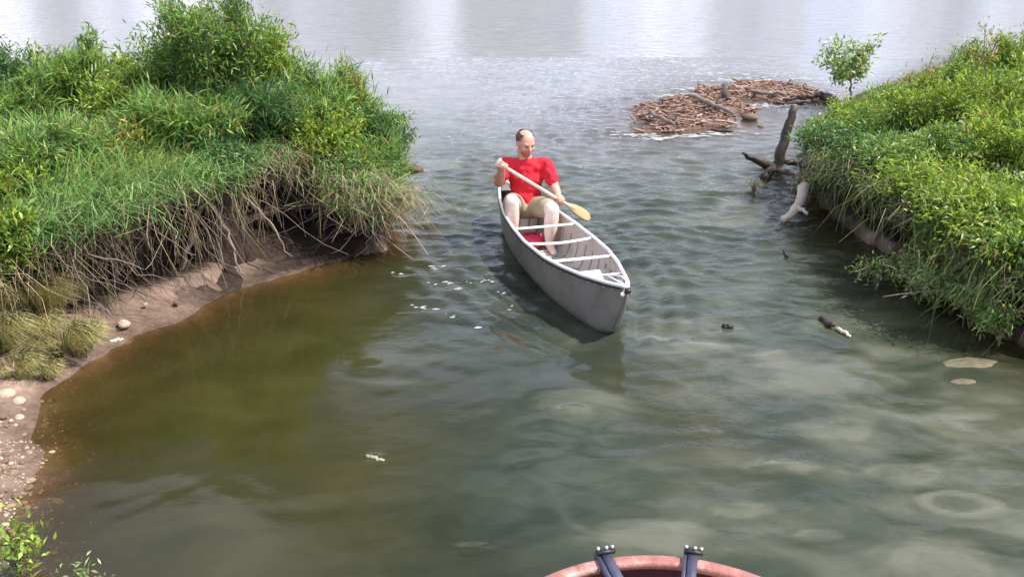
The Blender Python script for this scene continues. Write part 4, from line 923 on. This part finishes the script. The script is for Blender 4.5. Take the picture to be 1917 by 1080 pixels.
# deck plates: dark recess framed by white edges
plate(.035, .26, None, .006, 'bow_deck', M_hull, .97)
plate(CL - .30, CL - .04, None, .006, 'stern_deck', M_hull, .97)
mb = MB(); mb.tube([cw(s, 0, sheer(s) + .008) - co for s in (.02, .10, .2, .36)], .007, 6); mb.build('deck_ridge', M_rail, canoe)
mb = MB(); mb.tube([cw(s_, 0, -.078 + .455 * max(0, 1 - s_ / .40) ** 1.8) - co for s_ in (0, .02, .05, .09, .13, .17, .20)], .008, 6); mb.build('stem_cap', M_hull, canoe)
mb = MB(); mb.ell(cw(-.016, 0, .415) - co, (.022, .022, .020)); mb.build('bow_cap', M_black, canoe)
mb = MB(); mb.ell(cw(-.0, -.032, .388) - co, (.016, .016, .016)); mb.build('tow_fitting', M_rail, canoe)
mb = MB(); mb.tube([cw(s, r_, z) - co for s, r_, z in ((.0, -.03, .39), (.03, -.0, .44), (.10, .03, .445), (.22, .05, .43), (.36, .02, .395), (.5, -.02, .34), (.62, .03, .25))], .005, 6); mb.build('bow_rope', M_rail, canoe)
# red bag on the canoe floor
bp = cw(2.14, -.01, .03); bag = empty('red_bag', tuple(bp)); tag(bag, 'crumpled red bag lying on the canoe floor between the thwarts', 'bag')
mb = MB(); mb.ell((0, 0, .065), (.115, .12, .075), None, 20, 12); V = mb.v[0]; V += (.018 * noise2(V[:, 0] * 18, V[:, 1] * 18 + V[:, 2] * 12, 3))[:, None] * [1, 1, 1]; V[:, 2] = np.maximum(V[:, 2], .0); mb.build('bag_body', M_bag, bag)
mb = MB(); mb.tube([(-.09, 0, .10), (-.05, -.03, .135), (.03, -.03, .14), (.09, 0, .10)], .007, 6); mb.build('strap', M_black, bag)

# ------------------------------------------------------------------ paddler
def remeshed(mb, name, voxel, material, parent, smooth=4, sm_f=.6, dec=None):
    me = mb.mesh('tmp', material); o = link('tmp', me)
    r = o.modifiers.new('r', 'REMESH'); r.mode = 'VOXEL'; r.voxel_size = voxel; r.use_smooth_shade = True
    s = o.modifiers.new('s', 'SMOOTH'); s.factor = sm_f; s.iterations = smooth
    if dec: d = o.modifiers.new('d', 'DECIMATE'); d.ratio = dec
    dg = bpy.context.evaluated_depsgraph_get(); out = bpy.data.meshes.new_from_object(o.evaluated_get(dg)); bpy.data.objects.remove(o)
    out.name = name; out.materials.clear(); out.materials.append(material); out.polygons.foreach_set('use_smooth', np.ones(len(out.polygons), bool))
    return link(name, out, parent)
def seg(mb, a, b, ra, rb, n=8, k=12, mid=None):
    a, b = np.asarray(a, float), np.asarray(b, float); t = np.linspace(0, 1, n)[:, None]; p = a + (b - a) * t
    r = np.linspace(ra, rb, n)
    if mid: r = r + mid * np.sin(np.linspace(0, np.pi, n))
    mb.tube(p, r, k); mb.ell(a, (ra,) * 3, None, k, 7); mb.ell(b, (rb,) * 3, None, k, 7)
YB = 7.98
hips = pt(988, 383, YB); hipz = .345; hips = np.array([cw(2.42, 0, 0)[0] + .02, cw(2.42, 0, 0)[1], .345])
person = empty('person', tuple([hips[0], hips[1], .26])); po = np.array(person.location)
tag(person, 'man in red t-shirt and khaki shorts paddling, seated in the stern of the canoe', 'person')
shR, shL = pt(949, 306, YB), pt(1023, 306, YB - .02)
elR, elL = pt(934, 342, YB - .13), pt(1037, 347, YB - .10)
# paddle line
pA = pt(938, 309, YB - .46); pB = pt(1110, 412, YB - .02)
def on_paddle(px):
    for t in np.linspace(0, 1.1, 400):
        p = pA + (pB - pA) * t
        # project
        d = p - np.array([0, 0, CAM_H]); dep = d[1] * math.cos(PITCH) - d[2] * math.sin(PITCH)
        if 958.5 + FPX * d[0] / dep >= px: return p
    return pB
haR, haL = on_paddle(941), on_paddle(1047)
knR, knL = pt(958, 377, 7.62), pt(1034, 392, 7.60)
anR, anL = np.array([knR[0] + .005, 7.74, .10]), np.array([knL[0] - .02, 7.66, .10])
spine = np.array([hips[0] + .015, hips[1] - .02, 0]); neck = (shR + shL) / 2 + [0, .0, .045]; headc = pt(984, 268, YB - .06)
face = np.array([.42, -.86, -.28]); face /= np.linalg.norm(face); side = np.cross(face, [0, 0, 1.0]); side /= np.linalg.norm(side); upv = np.cross(side, face)
RH = np.stack([side, face, upv], 1)    # columns: his right?, forward, up
def H(a, b, c): return headc + RH @ np.array([a, b, c])
body = MB()
# torso under the shirt
for t, w_, d_ in ((0, .135, .10), (.25, .12, .085), (.5, .12, .085), (.75, .135, .085), (.90, .125, .075)):
    c = hips * (1 - t) + (neck - [0, 0, .05]) * t; body.ell(c, (w_, d_, .13 if t < .8 else .07), None, 18, 10)
seg(body, neck - [0, 0, .05], H(0, -.02, -.08), .062, .058)
# head: skull, jaw, chin, nose, brow, cheeks, ears, lips
body.ell(H(0, -.010, .022), (.077, .096, .090), RH, 24, 16); body.ell(H(0, .022, -.045), (.060, .066, .062), RH, 20, 12); body.ell(H(0, .060, -.088), (.030, .028, .024), RH, 14, 9)
body.ell(H(0, .070, .022), (.056, .022, .018), RH, 14, 9); body.ell(H(0, .094, -.016), (.014, .020, .024), RH, 12, 8); body.ell(H(0, .106, -.026), (.017, .014, .012), RH, 12, 8)
body.ell(H(0, .084, -.056), (.024, .012, .008), RH, 12, 7); body.ell(H(0, .082, -.067), (.021, .012, .007), RH, 12, 7)
for sg_ in (-1, 1):
    body.ell(H(sg_ * .078, -.008, -.004), (.010, .019, .031), RH, 12, 8); body.ell(H(sg_ * .040, .062, -.026), (.024, .020, .020), RH, 12, 8)
# arms
seg(body, shR, elR, .046, .044); seg(body, elR, haR + (elR - haR) * .18, .043, .028, mid=.006)
seg(body, shL, elL, .046, .044); seg(body, elL, haL + (elL - haL) * .20, .043, .028, mid=.006)
# legs
for hp, kn, an, sx in ((hips + [-.095, -.05, .0], knR, anR, -1), (hips + [.095, -.05, .0], knL, anL, 1)):
    seg(body, hp, kn, .088, .062); seg(body, kn, an, .060, .038, mid=.014); toe = an + np.array([.035, -.17, -.045]); seg(body, an + [0, .02, -.03], toe, .040, .026)
# hands: palm, four fingers wrapped round the shaft, thumb
pdir = (pB - pA) / np.linalg.norm(pB - pA)
def hand(mb, hc, el, wid=.021):
    inn = hc - el; inn /= np.linalg.norm(inn); u = np.cross(pdir, inn); u /= np.linalg.norm(u); n_ = np.cross(u, pdir)
    back = hc - n_ * .026
    mb.ell(back, (.045, .042, .017), np.stack([pdir, u, n_], 1), 14, 9)
    for i, (o_, ln) in enumerate(((-.033, .95), (-.011, 1.08), (.011, 1.0), (.032, .82))):
        c = hc + pdir * o_; pts = []
        for a in np.linspace(R(-150), R(95), 7): pts.append(c + (math.cos(a + R(0)) * n_ * 1.0 + math.sin(a) * u) * .029 * (1 if a > -2 else 1.1))
        m_ = max(4, int(round(7 * ln))); pts = pts[:m_]; mb.tube(pts, np.linspace(.0100, .0078, len(pts)), 8); mb.ell(pts[-1], (.0080,) * 3, None, 8, 5)
    c = hc - pdir * .040; pts = [c - n_ * .024 - u * .01, c - n_ * .012 + u * .026, c + n_ * .012 + u * .028 + pdir * .012, c + n_ * .026 + u * .012 + pdir * .022]
    mb.tube(pts, [.013, .0115, .010, .0085], 8); mb.ell(pts[-1], (.0085,) * 3, None, 8, 5)
hand(body, haR, elR); hand(body, haL, elL)
body.shift(po)
bo = remeshed(body, 'body', .0075, M_skin, person, 3)
# skin tint: blown-out sunlight on the legs painted as pale skin, face and forearms ruddier
n = len(bo.data.vertices); cvs = np.zeros(n * 3, np.float32); bo.data.vertices.foreach_get('co', cvs); cvs = cvs.reshape(-1, 3) + po
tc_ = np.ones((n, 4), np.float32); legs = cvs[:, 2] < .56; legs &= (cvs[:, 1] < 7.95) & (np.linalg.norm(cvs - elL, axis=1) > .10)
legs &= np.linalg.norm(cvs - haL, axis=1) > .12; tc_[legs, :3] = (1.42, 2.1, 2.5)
hd = np.linalg.norm(cvs - H(0, .05, -.07), axis=1) < .055; tc_[hd, :3] = (.66, .52, .48)
for a in list(bo.data.color_attributes): bo.data.color_attributes.remove(a)
ca = bo.data.color_attributes.new('tint', 'FLOAT_COLOR', 'POINT'); ca.data.foreach_set('color', tc_.ravel())
# hair: short cap, receding at the front
mb = MB(); mb.ell(H(0, -.022, .030), (.081, .094, .088), RH, 40, 26); V = mb.v[0]; V += (V - H(0, -.022, .03)) * (.07 * noise2(V[:, 0] * 90, V[:, 1] * 90 + V[:, 2] * 70, 4))[:, None]; L_ = (V - headc) @ RH
T = [q for q in mb.q[0] if (L_[q][:, 2].mean() > -.035 + .55 * max(0, L_[q][:, 1].mean() + .03)) and not (L_[q][:, 1].mean() > .042 and abs(L_[q][:, 0].mean()) < .06) and L_[q][:, 2].mean() < .092]
mb.q = [np.array(T)]; mb.t = []; mb.shift(po); mb.build('hair', M_hair, person)
mb = MB()
for sg_ in (-1, 1): mb.ell(H(sg_ * .029, .0815, .003), (.012, .007, .005), RH, 12, 8)
mb.shift(po); mb.build('eyes', M_eye, person)
# t-shirt
sh = MB()
for t, w_, d_, h_ in ((.08, .150, .125, .10), (.25, .140, .115, .12), (.45, .143, .112, .13), (.68, .165, .116, .13), (.88, .170, .105, .08), (.99, .120, .095, .055)):
    c = hips * (1 - t) + (neck - [0, 0, .04]) * t; sh.ell(c, (w_, d_, h_), None, 22, 12)
for s_, e_ in ((shR, elR), (shL, elL)):
    seg(sh, neck - [0, 0, .062], s_ + [0, 0, -.002], .068, .062)
    sh.ell(s_ + [0, 0, -.004], (.066, .066, .062), None, 16, 10); seg(sh, s_, s_ + (e_ - s_) * .78, .064, .064, k=14)
sh.shift(po); so = remeshed(sh, 't_shirt', .011, M_red, person, 6)
n = len(so.data.vertices); cv = np.zeros(n * 3, np.float32); so.data.vertices.foreach_get('co', cv); cv = cv.reshape(-1, 3)
so.data.calc_loop_triangles(); nn = np.zeros(n * 3, np.float32); so.data.vertices.foreach_get('normal', nn); nn = nn.reshape(-1, 3)
fold = .016 * noise2(cv[:, 0] * 9 + cv[:, 2] * 14, cv[:, 1] * 8 - cv[:, 2] * 7, 5) + .009 * noise2(cv[:, 0] * 24, cv[:, 2] * 20 + cv[:, 1] * 9, 6)
so.data.vertices.foreach_set('co', (cv + nn * fold[:, None]).astype(np.float32).ravel())
# shorts
sh = MB(); sh.ell(hips + [0, .0, -.01], (.185, .145, .105), None, 20, 12)
for hp, kn in ((hips + [-.095, -.04, .0], knR), (hips + [.095, -.04, .0], knL)):
    seg(sh, hp, hp + (kn - hp) * .74, .106, .088, k=14)
sh.shift(po); remeshed(sh, 'shorts', .012, M_khaki, person, 4)
mb = MB(); mb.tube([neck + np.array([math.cos(a) * .068, math.sin(a) * .062 - .012, -.012 + .02 * math.sin(a)]) - po for a in np.linspace(0, 2 * np.pi, 17)], .009, 6); mb.build('collar', M_red, person)

# paddle
pc = (pA + pB) / 2; paddle = empty('paddle', tuple(pc)); tag(paddle, 'wooden paddle with a yellow blade held across the man in red', 'paddle')
tA = pA - pdir * .03; tB = pA + (pB - pA) * .78
mb = MB(); mb.tube([tA + (tB - tA) * t - pc for t in np.linspace(0, 1, 9)], .0155, 10); mb.build('shaft', M_paddle, paddle)
gd = np.cross(pdir, [0, 1, 0]); gd /= np.linalg.norm(gd); mb = MB(); mb.tube([pA - pdir * .035 + gd * a - pc for a in (-.045, -.02, 0, .02, .045)], [.012, .017, .018, .017, .012], 8); mb.build('grip', M_paddle, paddle)
bw = np.cross(pdir, np.array([.15, -.75, .6])); bw /= np.linalg.norm(bw); bn = np.cross(bw, pdir); V = []; prof = [(0, .016, .014), (.04, .028, .010), (.10, .046, .008), (.18, .054, .006), (.25, .052, .005), (.285, .040, .004), (.30, .013, .003)]
b0 = pA + (pB - pA) * .70
for l_, w_, t_ in prof:
    for a in range(8):
        th = a * math.pi / 4; V.append(b0 + pdir * l_ + bw * w_ * math.cos(th) + bn * t_ * math.sin(th) - pc)
Q = [(i * 8 + j, i * 8 + (j + 1) % 8, (i + 1) * 8 + (j + 1) % 8, (i + 1) * 8 + j) for i in range(len(prof) - 1) for j in range(8)]
mb = MB(); mb.add(V, Q); mb.build('blade', M_blade, paddle)

# ------------------------------------------------------------------ red boat bow at the bottom
ZR = 1.0
cR = at(1210, 1080 + 330, ZR)
bc = at(1213, 1037, ZR)                                    # foremost point of the rim
e1, e2 = at(1000, 1080, ZR), at(1427, 1080, ZR)
half = (e2[0] - e1[0]) / 2; sag = bc[1] - (e1[1] + e2[1]) / 2; rad = (half ** 2 + sag ** 2) / (2 * sag)
rad *= .97; boat = empty('red_boat', (bc[0], bc[1] - rad, 0)); tag(boat, 'rounded bow of a red boat with two dark brackets at the bottom of the photo', 'boat'); b0 = np.array(boat.location)
def arc(r, z, a0=-15, a1=195, n=60): return [(r * math.cos(R(a)), r * math.sin(R(a)), z) for a in np.linspace(a0, a1, n)]
def ringstrip(prof, name, m, a0=-15, a1=195, n=72, smooth=True):
    V = []; A = np.linspace(a0, a1, n)
    for a in A:
        for r_, z in prof: V.append((r_ * math.cos(R(a)), r_ * math.sin(R(a)), z))
    k_ = len(prof); Q = [(i * k_ + j, i * k_ + (j + 1) % k_, (i + 1) * k_ + (j + 1) % k_, (i + 1) * k_ + j) for i in range(n - 1) for j in range(k_)]
    mb = MB(); mb.add(V, Q); mb.build(name, m, boat, smooth)
ringstrip([(rad, ZR - .006), (rad - .004, ZR), (rad - .034, ZR), (rad - .038, ZR - .006), (rad - .038, ZR - .020), (rad, ZR - .020)], 'rim_cap', M_rim, smooth=False)
ringstrip([(rad - .006, ZR - .022), (rad - .014, ZR - .022), (rad * .80, .30), (rad * .62, -.10), (rad * .60, -.10), (rad * .78, .30)], 'hull', M_maroon)
ringstrip([(rad - .006, ZR - .022), (rad + .008, ZR - .03), (rad + .008, ZR - .06), (rad - .008, ZR - .06)], 'rub_rail', M_maroon)
# inner deck boards below the rim
for i in range(4):
    y0_ = rad - .052 - .055 * i; w_ = math.sqrt(max(.01, (rad - .05) ** 2 - (y0_) ** 2)) if i else .105
    mb = MB(); mb.box((0, y0_ - .022, ZR - .05), (2 * min(w_, .34) if i else .19, .048, .018)); mb.build('deck_board', M_plank, boat, False)
for sx, px in ((-1, 1133), (1, 1298)):
    x_ = at(px, 1045, ZR)[0] - b0[0]; yy = math.sqrt(rad ** 2 - x_ ** 2); ang = math.atan2(x_, yy)
    c_, s_ = math.cos(-ang), math.sin(-ang); Rm = np.array([[c_, -s_, 0], [s_, c_, 0], [0, 0, 1]])
    def B(dx, dy, z): return np.array([x_, yy, 0]) + Rm @ np.array([dx, dy, 0]) + [0, 0, z]
    br_ = MB(); br_.box(B(0, -.075, ZR + .012), (.026, .20, .012), Rm); br_.box(B(0, .014, ZR - .03), (.030, .010, .09), Rm); br_.box(B(-.020, -.07, ZR - .002), (.012, .17, .030), Rm)
    br_.build('bracket', M_bracket, boat, False)
    mb = MB(); mb.box(B(0, -.002, ZR + .022), (.052, .016, .010), Rm); mb.build('clamp_bar', M_black, boat, False)
    for dx in (-.020, .004, .021):
        mb = MB(); p = B(dx, .002, ZR + .026); mb.tube([p, p + [0, 0, .009]], .0048, 6); mb.build('bolt', M_bolt, boat, False)
